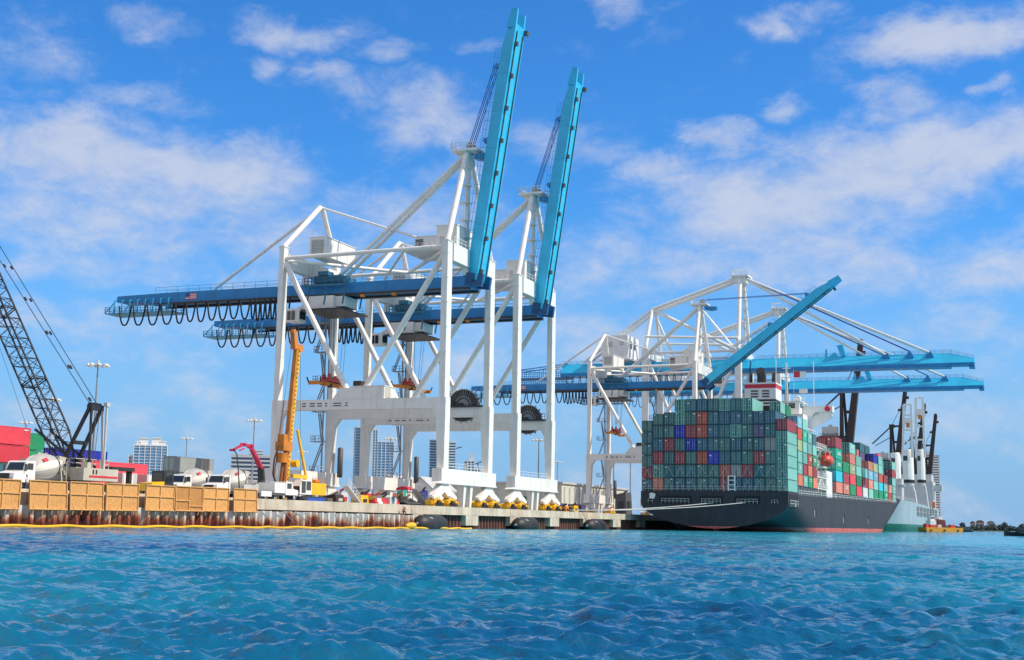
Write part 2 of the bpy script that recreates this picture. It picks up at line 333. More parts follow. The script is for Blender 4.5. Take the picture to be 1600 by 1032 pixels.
# pale new sheet piling (cofferdam) in front, nearer the camera
def rust_pale():
    m = bpy.data.materials.new('pale_rust_stained_pile'); m.use_nodes = True; nt = m.node_tree; N = nt.nodes; L = nt.links.new
    b = N['Principled BSDF']; b.inputs['Roughness'].default_value = .8
    t = N.new('ShaderNodeTexCoord'); sx = N.new('ShaderNodeSeparateXYZ'); L(t.outputs['Object'], sx.inputs[0])
    mp = N.new('ShaderNodeMapping'); mp.inputs['Scale'].default_value = (1, 1, .16); L(t.outputs['Object'], mp.inputs[0])
    n1 = N.new('ShaderNodeTexNoise'); n1.inputs['Scale'].default_value = 1.9; n1.inputs['Detail'].default_value = 7; n1.inputs['Roughness'].default_value = .7; L(mp.outputs[0], n1.inputs['Vector'])
    n0 = N.new('ShaderNodeTexNoise'); n0.inputs['Scale'].default_value = .22; n0.inputs['Detail'].default_value = 2; L(t.outputs['Object'], n0.inputs['Vector'])
    a1 = N.new('ShaderNodeMath'); a1.operation = 'MULTIPLY_ADD'; L(n1.outputs[0], a1.inputs[0]); a1.inputs[1].default_value = 1.9
    a0 = N.new('ShaderNodeMath'); a0.operation = 'MULTIPLY_ADD'; L(n0.outputs[0], a0.inputs[0]); a0.inputs[1].default_value = 2.0; a0.inputs[2].default_value = -1.85
    L(a0.outputs[0], a1.inputs[2])
    zz = N.new('ShaderNodeMapRange'); zz.inputs[1].default_value = 2.2; zz.inputs[2].default_value = .1; zz.inputs[3].default_value = -.42; zz.inputs[4].default_value = .85; L(sx.outputs[2], zz.inputs[0])
    ad = N.new('ShaderNodeMath'); ad.operation = 'ADD'; L(a1.outputs[0], ad.inputs[0]); L(zz.outputs[0], ad.inputs[1])
    rp = N.new('ShaderNodeValToRGB'); e = rp.color_ramp.elements
    e[0].position = .10; e[0].color = (.60, .57, .53, 1); e[1].position = .95; e[1].color = (.09, .018, .012, 1)
    k = rp.color_ramp.elements.new(.34); k.color = (.55, .36, .24, 1); k = rp.color_ramp.elements.new(.58); k.color = (.30, .07, .03, 1)
    L(ad.outputs[0], rp.inputs[0]); L(rp.outputs[0], b.inputs['Base Color']); return m
PALE = rust_pale()
cof = thing('cofferdam_wall', (-84.2, 120, 0), 'pale rust streaked steel sheet pile wall standing in water under plywood panels', 'sheet pile wall')
s = MB(); y = 84.0; prof = []
while y < 176:
    prof += [(-85.0, y), (-85.0, y + .42), (-84.25, y + .80), (-84.25, y + 1.22), (-85.0, y + 1.5)]; y += 1.55
n = len(prof); tops = [1.95 + random.uniform(-.06, .06) for _ in range(n)]
vs = [(x, yy, -.5) for x, yy in prof] + [(x, yy, tops[i]) for i, (x, yy) in enumerate(prof)]
vs += [(x - .03, yy, -.5) for x, yy in prof] + [(x - .03, yy, tops[i]) for i, (x, yy) in enumerate(prof)]
fs = []
for i in range(n - 1):
    fs += [(i, i+1, n+i+1, n+i), (2*n+i, 3*n+i, 3*n+i+1, 2*n+i+1), (n+i, n+i+1, 3*n+i+1, 3*n+i)]
s.add(vs, fs, 0); s.build('sheet_piling', PALE, cof)
w = MB(); w.box(-85.4, -85.06, 84, 176, 1.0, 1.3); w.build('waler', DARK, cof)
b = MB()
for i in range(16):
    yy = 136 + i * 2.45 + random.uniform(-.5, .5); b.beam((-84.2, yy, 1.9), (-84.15, yy + random.uniform(.5, 2.5), random.uniform(.3, 1.1)), .05, .05)
b.build('loose_cable', STEEL, cof)
# plywood formwork panels
PLY = mat('plywood', (.68, .335, .10), .75, dirt=(.42, .19, .055), damt=.6, var=.20, vscale=4.5, rnd=.10)
PLYD = mat('weathered_plywood', (.50, .225, .06), .75, dirt=(.32, .13, .04), damt=.6, var=.22, vscale=4.5)
BATTEN = mat('timber_batten', (.70, .37, .13), .7, var=.2, vscale=1.5)
pan = [(85.6, 90.7), (90.9, 95.3), (96.5, 101.5), (101.9, 106.7), (107.1, 112.1), (113.3, 118.1), (118.3, 123.2), (123.3, 128.2), (129.2, 134.0)]
pl_label = ['plywood panel farthest towards the near end of the wall, cut by the frame edge',
 'plywood panel beside the gap where a worker stands, on its near side', 'wide plywood panel just right of the gap with the standing worker',
 'plywood panel below the crawler crane boom foot', 'plywood panel below the beige crane counterweight', 'plywood panel after the wide pale gap in the row',
 'darker plywood panel with uneven cross battens', 'plywood panel in front of the rear mixer truck cab', 'last plywood panel at the far end of the row, by the hanging hose']
for i, ((a, b_), lb) in enumerate(zip(pan, pl_label)):
    z0, z1 = 1.45 + .03 * i, 4.12 + .035 * i
    if i >= 5: z0 += .05
    t = thing('plywood_panel', (-83.95, (a + b_) / 2, z0), lb, 'panel', 'plywood formwork panels along the quay')
    tilt = random.uniform(-.10, .10)
    m = PLYD if i == 6 else PLY
    sh = MB(); sh.prism([(-83.99, a + tilt, z1), (-83.99, b_ + tilt, z1 - random.uniform(-.05, .05)), (-83.99, b_ - tilt, z0), (-83.99, a - tilt, z0)], (.05, 0, 0)); sh.build('sheet', m, t)
    fr = MB()
    zm = z0 + (z1 - z0) * .56; mid = (a + b_) / 2
    X0 = -83.88
    for ya in (a + .04, b_ - .04, mid): fr.beam((X0, ya - tilt if ya != mid else ya, z0), (X0, ya + tilt if ya != mid else ya, z1), .10, .10, 0, (1, 0, 0))
    if i == 6:
        fr.beam((X0+.003, a, z0 + 1.15), (X0+.003, mid, z0 + 1.13), .10, .10, 0, (1, 0, 0)); fr.beam((X0+.003, mid, z0 + .62), (X0+.003, b_, z0 + .6), .10, .10, 0, (1, 0, 0))
    else: fr.beam((X0+.003, a, zm), (X0+.003, b_, zm - .04), .09, .09, 0, (1, 0, 0))
    fr.beam((X0 + .005, a - tilt, z0 + .12), (X0 + .005, b_ - tilt, z0 + .12), .12, .12, 0, (1, 0, 0)); fr.beam((X0 + .004, a + tilt, z1 - .04), (X0 + .004, b_ + tilt, z1 - .04), .09, .09, 0, (1, 0, 0))
    fr.build('timber_frame', BATTEN, t)
    for q in range(4):
        yy = a + (b_ - a) * (q + .5) / 4; k = MB(); k.beam((X0 + .02, yy, z0 + .25), (X0 - .15, yy, z0 - .35), .10, .10, 0, (1, 0, 0)); k.build('strut', BATTEN, t)
# concrete wall behind the panels, seen in the gaps
bw = MB(); bw.box(-85.44, -84.95, 84, 135, 1.9, 3.1); tag(bw.build('low_concrete_wall', CONC), 'low grey concrete wall seen through gaps between plywood panels', 'wall')
# yellow containment boom floating at the foot
YFLOAT = mat('yellow_float', (.85, .45, .01), .5, var=.15, dirt=(.45, .22, .03), damt=.4)
pts = []; y = 82.0
while y < 196:
    pts.append((-81.9 - .012 * (y - 82) + .30 * math.sin(y * .35) + .15 * math.sin(y * 1.1), y, .10 + .05 * math.sin(y * .9))); y += .5
fb = thing('oil_containment_boom', (-82, 140, 0), 'long yellow floating oil boom lying on the water along the sheet piles', 'oil boom')
k = MB(); k.chain(pts, .14, 8); k.build('float', YFLOAT, fb)
k = MB(); k.lathe([(0, .1), (.3, .42), (1.6, .5), (2.6, .35), (3.0, .08)], (-83.2, 172, .35), (0, 1, .06), 10); k.build('bunched_float', YFLOAT, fb)
# floating foam fenders
FEND = mat('black_fender_rubber', (.018, .018, .019), .55, dirt=(.09, .05, .04), damt=.6, var=.3)
for (a, b_), lb in zip(((177.2, 186.2), (216.5, 225.6), (255.5, 265.5)), ('black foam fender nearest the yellow float, left of the near crane legs', 'black foam fender with rope between the two near gantry cranes', 'black foam fender closest to the ship stern')):
    t = thing('foam_fender', (-84, (a + b_) / 2, 0), lb, 'fender', 'black fenders floating against the quay')
    Lh = b_ - a; k = MB(); k.lathe([(0, .25), (.25, .75), (.8, 1.15), (1.8, 1.38), (Lh/2, 1.42), (Lh-1.8, 1.38), (Lh-.8, 1.15), (Lh-.25, .75), (Lh, .25)], (-84.0, a, .72), (0, 1, 0), 20); k.build('body', FEND, t)
    k = MB(); k.tube((-84.0, a - .5, .75), (-84.0, a + .1, .75), .22, 8); k.build('end_fitting', STEEL, t)
    k = MB(); k.chain([(-85.4, a + 1.2, 2.9), (-84.6, a + 1.0, 2.2), (-83.6, a + 1.6, 1.9), (-82.7, a + 2.6, 1.5)], .06, 5); k.build('tether_rope', WHITE2, t)
# ------------------------------------------------------------------ gantry cranes
WX, LX, HV = -88.2, -118.7, 9.2
def stair_tower(root, x, y, z0, z1, side=-1):
    k = MB(); z = z0; i = 0
    k.beam((x, y, z0), (x, y, z1), .22, .22); k.beam((x, y + 1.4, z0), (x, y + 1.4, z1), .16, .16)
    while z < z1 - 3:
        k.box(x + side * 2.3, x + .3, y - .1, y + 1.6, z, z + .12)
        k.rail((x + side * 2.3, y - .1, z), (x + .2, y - .1, z), 1.1, .8, .045); k.rail((x + side * 2.3, y - .1, z), (x + side * 2.3, y + 1.6, z), 1.1, .9, .045)
        a, b = (x + side * 2.2, x - .2) if i % 2 == 0 else (x - .2, x + side * 1.0)
        for yy in (y + .1, y + .8): k.beam((a, yy, z), (b, yy, z + 5.2), .22, .10)
        for q in range(12): f = q / 12; k.box(a + (b-a)*f - .15, a + (b-a)*f + .15, y + .1, y + .8, z + 5.2*f, z + 5.2*f + .05)
        z += 5.4; i += 1
    return k.build('stair_tower', STEEL, root)
def bogies(root, x, yc):
    for s in (-1, 1):
        y0 = yc + s * HV
        k = MB(); k.prism([(x - .5, y0 - 3.7, 4.75), (x - .5, y0 - 2.1, 4.7), (x - .5, y0, 5.75), (x - .5, y0 + 2.1, 4.7), (x - .5, y0 + 3.7, 4.75), (x - .5, y0 + 3.7, 5.2), (x - .5, y0 + 1.2, 6.95), (x - .5, y0 - 1.2, 6.95), (x - .5, y0 - 3.7, 5.2)], (1.0, 0, 0))
        k.build('rocker_beam', WHITE, root)
        for q in (-1, 1):
            yy = y0 + q * 2.65
            b = MB(); b.prism([(x - .62, yy - 1.9, ZD + .45), (x - .62, yy + 1.9, ZD + .45), (x - .62, yy + 1.9, ZD + .75), (x - .62, yy + .55, ZD + 1.38), (x - .62, yy - .55, ZD + 1.38), (x - .62, yy - 1.9, ZD + .75)], (1.24, 0, 0))
            b.box(x - .8, x + .8, yy - 1.75, yy - 1.05, ZD + .12, ZD + 1.0); b.box(x - .8, x + .8, yy + 1.05, yy + 1.75, ZD + .12, ZD + 1.0)
            bo = b.build('bogie', YELLOW, root)
            dm = MB(); dm.tube((x + .66, yy - .55, ZD + .75), (x + 1.05, yy - .55, ZD + .75), .3, 10); dm.tube((x + .66, yy + .5, ZD + .6), (x + .98, yy + .5, ZD + .6), .22, 8); dm.box(x + .63, x + .9, yy - .3, yy + .3, ZD + .3, ZD + 1.05); dm.build('drive_motor', BROWN, bo)
            hp = MB(); hp.prism([(x + .3, yy - q * 1.2, 5.15), (x + .3, yy + q * 1.6, 4.55), (x + .3, yy + q * 1.9, 4.95), (x + .3, yy + q * .2, 5.75)], (.36, 0, 0)); hp.build('hinge_plate', WHITE, bo)
            for w in (-1.35, -.5, .5, 1.35):
                ww = MB(); ww.tube((x - .86, yy + w, ZD + .36), (x + .86, yy + w, ZD + .36), .34, 12); ww.build('wheel', DARK, bo)
            bb = MB(); bb.beam((x + .3, yy + q * 1.9, ZD + .7), (x + .3, yy + q * 2.5, ZD + .7), .4, .4); bb.box(x - .1, x + .7, yy + q * 2.5 - .1, yy + q * 2.5 + .1, ZD + .4, ZD + 1.0); bb.build('buffer', YELLOW, bo)
def festoon(root, y, zt, runs, r=.16):
    for x0, x1, n, dep in runs:
        st = (x1 - x0) / n
        for i in range(n):
            a = x0 + st * i; d = dep * random.uniform(.9, 1.04); pts = []
            for q in range(11):
                t = q / 10; u = 2 * t - 1
                xx = a + st * (.06 + .88 * t) + (0 if st > 1 else 0)
                pts.append((xx, y, zt - d * (1 - abs(u) ** 2.6)))
            k = MB(); k.chain(pts, r, 5); k.build('cable_loop', BLACK, root)
def spreader(x, yc, z, ztop, label):
    t = thing('container_spreader', (x, yc, z), label, 'spreader', 'container spreaders hanging under the cranes')
    b = MB(); b.box(x - .55, x + .55, yc - 3.4, yc + 3.4, z + .25, z + .85)
    for s in (-1, 1):
        b.box(x - .35, x + .35, yc + s * 4.6 - 1.25, yc + s * 4.6 + 1.25, z + .3, z + .75)
    b.build('main_frame', ORANGE, t)
    for s in (-1, 1):
        e = MB(); e.box(x - 1.22, x + 1.22, yc + s * 5.95 - .22, yc + s * 5.95 + .22, z + .1, z + .7); 
        eo = e.build('end_beam', ORANGE, t)
        for q in (-1, 1):
            f = MB(); f.beam((x + q * 1.15, yc + s * 6.15, z + .5), (x + q * 1.3, yc + s * 6.45, z + 1.3), .22, .16); f.build('flipper', BROWN, eo)
    h = MB(); h.box(x - 1.0, x + 1.0, yc - 2.6, yc + 2.6, z + .95, z + 1.35); h.box(x - .7, x + .7, yc - 1, yc + 1, z + 1.35, z + 1.8); ho = h.build('head_block', RUSTRED, t)
    for s in (-1, 1):
        for q in (-1, 1):
            w = MB(); w.tube((x + q * .55 - .12, yc + s * 2.0, z + 1.75), (x + q * .55 + .12, yc + s * 2.0, z + 1.75), .62, 14); w.build('sheave', RUSTRED, ho)
    r = MB()
    for s in (-1, 1):
        for q in (-1, 1):
            for d in (-.55, .55): r.tube((x + q * .55, yc + s * 2.0 + d, z + 1.8), (x + q * 1.1, yc + s * 2.2 + d, ztop), .035, 4)
    r.build('hoist_ropes', DARK, t)
    m = MB(); m.box(x - .5, x + .5, yc + .9, yc + 1.7, z + .85, z + 1.25); m.tube((x, yc - 1.4, z + .3), (x + .7, yc - 1.4, z + .3), .32, 10); m.build('hydraulic_pack', BROWN, t)
def rot(h, ang, p): # boom-local to world
    c, s = math.cos(ang), math.sin(ang)
    return Vector((h[0] + p[0]*c - p[2]*s, h[1] + p[1], h[2] + p[0]*s + p[2]*c))

def old_crane_base(yc, label):
    root = thing('gantry_crane', (WX, yc, ZD), label, 'gantry crane', 'ship to shore gantry cranes on the quay')
    Y1, Y2 = yc - HV, yc + HV
    def tube_part(name, p, q, r, m=WHITE, n=12):
        k = MB(); k.tube(p, q, r, n); return k.build(name, m, root)
    for x, wx, wy, zt in ((WX, 1.05, 1.85, 46.1), (LX, .92, 1.4, 46.9)):
        for y in (Y1, Y2):
            s = 1 if x == LX else -1
            k = MB(); k.box(x - wx/2, x + wx/2, y - wy/2, y + wy/2, 20.72, zt)
            k.prism([(x - s*.72, y - wy/2 - .003, 20.72), (x + s*.95, y - wy/2 - .003, 20.72), (x + s*.95, y - wy/2 - .003, 18.6), (x + s*.55, y - wy/2 - .003, 9.4), (x - s*.62, y - wy/2 - .003, 9.4)], (0, wy + .006, 0))
            for z in range(12, 45, 4): k.box(x - wx/2 - .28, x + wx/2 + .28, y - wy/2 - .04, y - wy/2 + .10, z, z + .05)
            k.box(x - wx/2 - .1, x + wx/2 + .1, y - wy/2 - .1, y + wy/2 + .1, zt, zt + .15)
            k.build('leg', WHITE, root)
        k = MB(); k.box(x - .85, x + .85, yc - 11.3, yc + 11.3, 7.0, 9.395)
        k.prism([(x + .852, yc - 11.3, 7.4), (x + .852, yc - 12.0, 7.0), (x + .852, yc - 11.3, 7.0)], (-1.7, 0, 0)); k.prism([(x + .852, yc + 11.3, 7.4), (x + .852, yc + 12.0, 7.0), (x + .852, yc + 11.3, 7.0)], (-1.7, 0, 0))
        k.rail((x, yc - 10, 9.4), (x, yc + 10, 9.4), 1.0, 2.5, .03)
        k.build('sill_beam', WHITE, root)
        bogies(root, x, yc)
        for d in (-1.2, 1.5):
            k = MB(); k.beam((x, yc + d, ZD + .05), (x, yc + d, 6.995), .7, .7, 0, (0, 1, 0), 1.1, 1.1); k.build('jack_post', WHITE, root)
    for y in (Y1, Y2):
        k = MB(); xa, xb = LX + .95, WX - .95
        k.box(xa, xb, y - .7, y + .7, 18.98, 20.70)
        for xx, s in ((xa, 1), (xb, -1)): k.prism([(xx, y - .65, 18.977), (xx + s*.9, y - .65, 18.977), (xx, y - .65, 17.6)], (0, 1.3, 0))
        k.prism([(-108, y - .75, 20.7), (-100.5, y - .75, 20.7), (-102, y - .75, 22.5), (-106.5, y - .75, 22.5)], (0, .25, 0))
        k.build('portal_beam', WHITE, root)
        tube_part('diagonal_brace', (LX + .4, y, 44.2), (-105.3, y, 21.6), .48)
        tube_part('diagonal_brace', (WX - .4, y, 44.2), (-102.9, y, 21.6), .48)
        tube_part('top_tie', (LX, y, 45.0), (WX, y, 45.3), .36)
    k = MB()
    for a, b in ((-113.6, -112.9), (-112.2, -111.2), (-110.8, -109.9), (-109.3, -108.9), (-107.8, -106.3), (-105.6, -105.1)):
        for z in (19.55, 19.95): k.box(a, b, Y1 - .712, Y1 - .700, z, z + .17)
    k.build('lettering', DARK, root)
    for a, b in (((LX, Y1, 44.7), (-104, Y2, 45.05)), ((-104, Y2, 45.05), (WX, Y1, 44.9))): tube_part('plan_brace', a, b, .30)
    k = MB(); k.box(LX - .6, LX + .6, Y1 + .86, Y2 - .86, 43.3, 45.9); k.build('cross_beam', WHITE, root)
    k = MB(); k.box(WX - .7, WX + .7, Y1 + 1.11, Y2 - 1.11, 43.1, 46.0); k.rail((WX + .7, Y1 + 1.2, 46), (WX + .7, Y2 - 1.2, 46), 1.1, 1.5, .035)
    k.prism([(WX - .5, yc - 2.2, 43.1), (WX - .5, yc + 2.2, 43.1), (WX - .5, yc + 1.9, 41.8), (WX - .5, yc - 1.9, 41.8)], (1.0, 0, 0)); k.build('cross_beam', WHITE, root)
    for yy in (yc - 1.6, yc + 1.6): k = MB(); k.box(LX - .5, LX + .5, yy - .3, yy + .3, 41.8, 43.295); k.build('girder_hanger', WHITE, root)
    # rear A-frame and stays
    apx = (-117.0, yc, 55.8)
    tube_part('rear_frame_leg', (LX, Y1, 47.0), (apx[0], yc - .35, apx[2]), .46); tube_part('rear_frame_leg', (LX, Y2, 47.0), (apx[0], yc + .35, apx[2]), .46)
    tube_part('rear_stay', apx, (-138.5, yc, 42.2), .27); tube_part('rear_stay', apx, (-93.5, yc, 47.6), .2)
    # mast
    top = (-88.75, yc, 63.2)
    tube_part('mast_leg', (WX, Y1, 46.2), (top[0], yc - .9, 63.2), .5); tube_part('mast_leg', (WX, Y2, 46.2), (top[0], yc + .9, 63.2), .5)
    k = MB(); k.tube((-89.0, yc + .2, 46.0), (-88.8, yc + .2, 63.2), .42, 10)
    for z in (48.5, 51.5, 54.5, 57.5, 60.5): k.box(-90.0, -88.2, yc - 1.0, yc + .9, z, z + .1)
    for z in range(47, 63): k.box(-89.75, -89.25, yc - .62, yc - .55, z, z + .07)
    k.beam((-89.75, yc - .6, 46), (-89.75, yc - .6, 63), .07, .07); k.beam((-89.25, yc - .6, 46), (-89.25, yc - .6, 63), .07, .07)
    k.build('mast_pole', WHITE, root)
    k = MB(); k.box(-91.2, -86.4, yc - 2.0, yc + 2.0, 63.25, 63.6)
    for a, b in (((-91.2, yc-2, 63.6), (-86.4, yc-2, 63.6)), ((-91.2, yc+2, 63.6), (-86.4, yc+2, 63.6)), ((-91.2, yc-2, 63.6), (-91.2, yc+2, 63.6))): k.rail(a, b, 1.1, .8, .045)
    ko = k.build('mast_platform', WHITE, root)
    for yy in (-1.0, -.4, .4, 1.0):
        w = MB(); w.tube((-88.2, yc + yy - .1, 64.2), (-88.2, yc + yy + .1, 64.2), .6, 12); w.build('sheave', STEEL, ko)
    k = MB(); k.prism([(-87.4, yc - .8, 62.9), (-83.9, yc - .8, 62.7), (-83.9, yc - .8, 61.9), (-85.5, yc - .8, 61.6), (-87.4, yc - .8, 62.0)], (0, 1.6, 0)); k.build('boom_latch', BLUE, root)
    for d in (-1.1, 1.1): tube_part('backstay', (-88.9, yc + d * .6, 63.0), (-113.6, yc + d, 42.0), .36)
    # girder with walkways, rails, flag plate
    k = MB()
    k.prism([(-87.2, yc - 1.9, 41.7), (-146, yc - 1.9, 41.7), (-158.4, yc - 1.9, 41.5), (-158.4, yc - 1.9, 40.4), (-146, yc - 1.9, 39.75), (-87.2, yc - 1.9, 39.75)], (0, 3.8, 0))
    for xx in range(-145, -88, 6): k.box(xx, xx + .12, yc - 1.93, yc + 1.93, 39.76, 41.69)
    gd = k.build('girder', BLUE, root)
    k = MB(); k.box(-150, -87.3, yc - 2.35, yc - 1.4, 39.4, 39.745); k.box(-150, -87.3, yc + 1.4, yc + 2.35, 39.4, 39.745); k.build('trolley_rail', DARK, gd)
    k = MB()
    for yy in (yc - 1.85, yc + 1.85): k.rail((-150, yy, 41.7), (-88.5, yy, 41.7), 1.05, 2.4, .035)
    k.build('walkway_railing', CYANR, gd)
    fl = MB(); fl.box(-143.3, -141.0, yc - 1.96, yc - 1.935, 40.2, 41.35, 1)
    for i in range(0, 7, 2): fl.box(-143.3, -141.0, yc - 1.975, yc - 1.962, 40.2 + i * .164, 40.2 + (i + 1) * .164, 0)
    fl.box(-143.3, -142.35, yc - 1.99, yc - 1.976, 40.73, 41.35, 2)
    fl.build('flag_plate', [RED, WHITE2, DBLUE], gd)
    for xx in (-96, -101, -107): 
        fo = MB(); fo.box(xx - .35, xx + .35, yc - 2.6, yc - 2.0, 38.95, 39.35); fo.build('floodlight', ORANGE, gd)
    # maintenance cage under the rear end
    k = MB(); xa, xb = -160.6, -146.0; k.box(xa, xb, yc - 2.4, yc + 2.4, 38.2, 38.34)
    for yy in (yc - 2.4, yc + 2.4): k.rail((xa, yy, 38.3), (xb, yy, 38.3), 1.15, 1.1, .05, 0, 3)
    k.rail((xa, yc - 2.4, 38.3), (xa, yc + 2.4, 38.3), 1.15, 1.1, .05)
    for i in range(8):
        xx = -158.6 + i * 1.7
        for yy in (yc - 2.35, yc + 2.35): k.beam((xx, yy, 38.3), (xx, yy, 40.6), .16, .16); k.beam((xx, yy, 40.6), (xx + .7, yy * .5 + yc * .5, 40.7), .16, .16)
    k.beam((xa, yc - 2.4, 38.3), (-158.4, yc - 1.9, 40.9), .14, .14); k.beam((xa, yc + 2.4, 38.3), (-158.4, yc + 1.9, 40.9), .14, .14)
    k.build('maintenance_cage', CYANR, root)
    # houses
    def house(name, x0, x1, y0, y1, z0, z1, m=WHITE):
        k = MB(); k.box(x0, x1, y0, y1, z0, z1); k.box(x0 - .12, x1 + .12, y0 - .12, y1 + .12, z1, z1 + .12)
        for yy in np.arange(y0 + 2.6, y1 - .5, 2.6): k.box(x1, x1 + .05, yy - .06, yy + .06, z0, z1)
        return k.build(name, m, root)
    h = house('machinery_house', -116.2, -113.0, yc - 5, yc + 5.6, 45.95, 49.3)
    k = MB()
    for i in range(9): k.beam((-115.8, yc - 5.08, 46.6 + i * .27), (-113.4, yc - 5.08, 46.6 + i * .27), .16, .18, 0, (0, .6, 1))
    k.build('louvre', GREYW, h)
    k = MB(); k.rail((-116.2, yc - 5, 49.42), (-113, yc - 5, 49.42), 1.0, 1.2, .03); k.build('roof_railing', WHITE, h)
    h = house('drive_house', -92.6, -88.9, yc - 4, yc + 4.2, 46.05, 50.0)
    k = MB(); k.box(-92.0, -91.2, yc - 4.03, yc - 4.0, 46.2, 48.2); k.build('door', GREYW, h)
    h = house('electrical_cabin', -97.0, -92.65, yc - 3.2, yc + 3.2, 46.05, 48.5)
    k = MB()
    for i in range(6): k.beam((-96.8, yc - 3.26, 46.5 + i * .3), (-95.4, yc - 3.26, 46.5 + i * .3), .14, .16, 0, (0, .6, 1))
    k.build('louvre', GREYD, h)
    k = MB(); k.box(-98.5, -89, yc - 4.8, yc + 4.8, 45.86, 46.04); k.rail((-98.5, yc - 4.8, 46.04), (-93, yc - 4.8, 46.04), 1.1, 1.0, .04)
    k.beam((-98.5, yc - 4.4, 45.9), (-103.0, yc - 2.2, 41.8), .5, .12)
    k.build('access_platform', WHITE, root)
    h = house('equipment_house', -104.4, -98.6, Y1 - .6, Y1 + 3.5, 20.72, 22.7)
    k = MB(); k.box(-98.58, -98.53, Y1 - .3, Y1 + 1.6, 20.9, 22.5); k.build('door', BEIGE, h)
    k = MB(); k.box(-105.4, -104.0, Y1 + 1.5, Y1 + 3.2, 22.71, 23.9); k.build('cabinet', BROWN, h)
    # trolley with cab
    tr = MB()
    for yy in (yc - 3.2, yc + 3.2):
        tr.box(-118.0, -109.8, yy - .2, yy + .2, 41.0, 41.4); tr.rail((-118, yy, 41.4), (-109.8, yy, 41.4), 1.2, 1.3, .07)
        for xx in (-117.4, -114, -110.4): tr.beam((xx, yy, 37.8), (xx + .5, yy, 41.2), .22, .22)
    tr.box(-116.5, -111, yc - 2.6, yc + 2.6, 41.75, 43.0); tr.box(-115.5, -113.5, yc - 3.0, yc - 1, 43, 43.7)
    to = tr.build('trolley', mat('trolley_blue_paint', (.03, .16, .26), .5, dirt=(.06, .07, .08), damt=.5), root)
    k = MB(); k.box(-118.0, -112.2, yc - 3.2, yc + 3.2, 37.2, 39.35); k.box(-112.2, -110.4, yc - 2.4, yc + 2.4, 37.5, 39.3); k.build('machinery_box', WHITE, to)
    k = MB(); k.box(-117.5, -109.6, yc - 4.8, yc + 4.8, 36.6, 36.85); k.build('under_platform', DARK, to)
    k = MB(); k.box(-121.2, -118.6, yc - 3.6, yc - 1.2, 35.0, 37.3); k.beam((-119.5, yc - 2.4, 37.3), (-117.5, yc - 2.0, 38.5), .5, .5); cb = k.build('operator_cab', WHITE, to)
    k = MB()
    for a in (-120.95, -120.1): k.box(a, a + .7, yc - 3.64, yc - 3.605, 35.3, 36.9)
    k.box(-118.595, -118.55, yc - 3.4, yc - 1.4, 35.5, 36.9); k.build('window', GLASS, cb)
    # cable reel
    pf = MB(); pf.box(-97.4, -88.9, Y2 - 1.2, Y2 + 2.6, 20.705, 20.98); pf.box(-96.6, -94.2, Y2 - 1.0, Y2 + .1, 20.98, 21.75); pf.box(-94.0, -92.8, Y2 - .9, Y2 - .1, 20.98, 21.5)
    pf.rail((-90.6, Y2 - 1.2, 20.98), (-88.9, Y2 - 1.2, 20.98), 1.1, .8, .05); pf.rail((-97.4, Y2 - 1.2, 20.98), (-96.7, Y2 - 1.2, 20.98), 1.1, .6, .05); pf.build('reel_platform', DARK, root)
    rc = (-93.0, Y2 + .7, 21.1); w = MB()
    w.tube((rc[0], rc[1] - .35, rc[2]), (rc[0], rc[1] + .35, rc[2]), 2.75, 40, mi=0); w.tube((rc[0], rc[1] - .40, rc[2]), (rc[0], rc[1] - .36, rc[2]), 1.1, 24, mi=1)
    for i in range(36):
        a = i * math.pi / 18; ca, sa = math.cos(a), math.sin(a)
        w.beam((rc[0] + 1.1 * ca, rc[1] - .40, rc[2] + 1.1 * sa), (rc[0] + 2.85 * ca, rc[1] - .42, rc[2] + 2.85 * sa), .085, .06, 1)
        if i % 2 == 0: w.beam((rc[0] + 2.7 * ca, rc[1], rc[2] + 2.7 * sa), (rc[0] + 3.1 * ca, rc[1], rc[2] + 3.1 * sa), .08, .3, 1)
    w.chain([(rc[0] + 2.8 * math.cos(i * math.pi / 24), rc[1] - .42, rc[2] + 2.8 * math.sin(i * math.pi / 24)) for i in range(49)], .09, 5, 1); w.chain([(rc[0] + 1.5 * math.cos(i * math.pi / 24), rc[1] - .45, rc[2] + 1.5 * math.sin(i * math.pi / 24)) for i in range(49)], .12, 5, 1)
    w.tube((rc[0], rc[1] - .7, rc[2]), (rc[0], rc[1] - .4, rc[2]), .4, 12, mi=1)
    w.build('cable_reel', [BROWN, STEEL], root)
    stair_tower(root, LX - 1.0, Y2 - 1.2, 9.5, 44)
    k = MB(); k.lathe([(0, .25), (.1, .5), (5.2, .5), (5.4, .2)], (LX + 1.9, Y2 + .4, 8.6), (0, 0, 1), 12); k.build('air_duct', GREYD, root)
    k = MB(); k.beam((LX - 3.2, yc - 3.4, 45.0), (LX - .8, yc - 3.4, 41.8), .5, .12)
    for q in range(9): k.box(LX - 3.2 + q*.28, LX - 2.9 + q*.28, yc - 3.7, yc - 3.1, 44.9 - q*.37, 44.98 - q*.37)
    k.build('stair', STEEL, root)
    return root
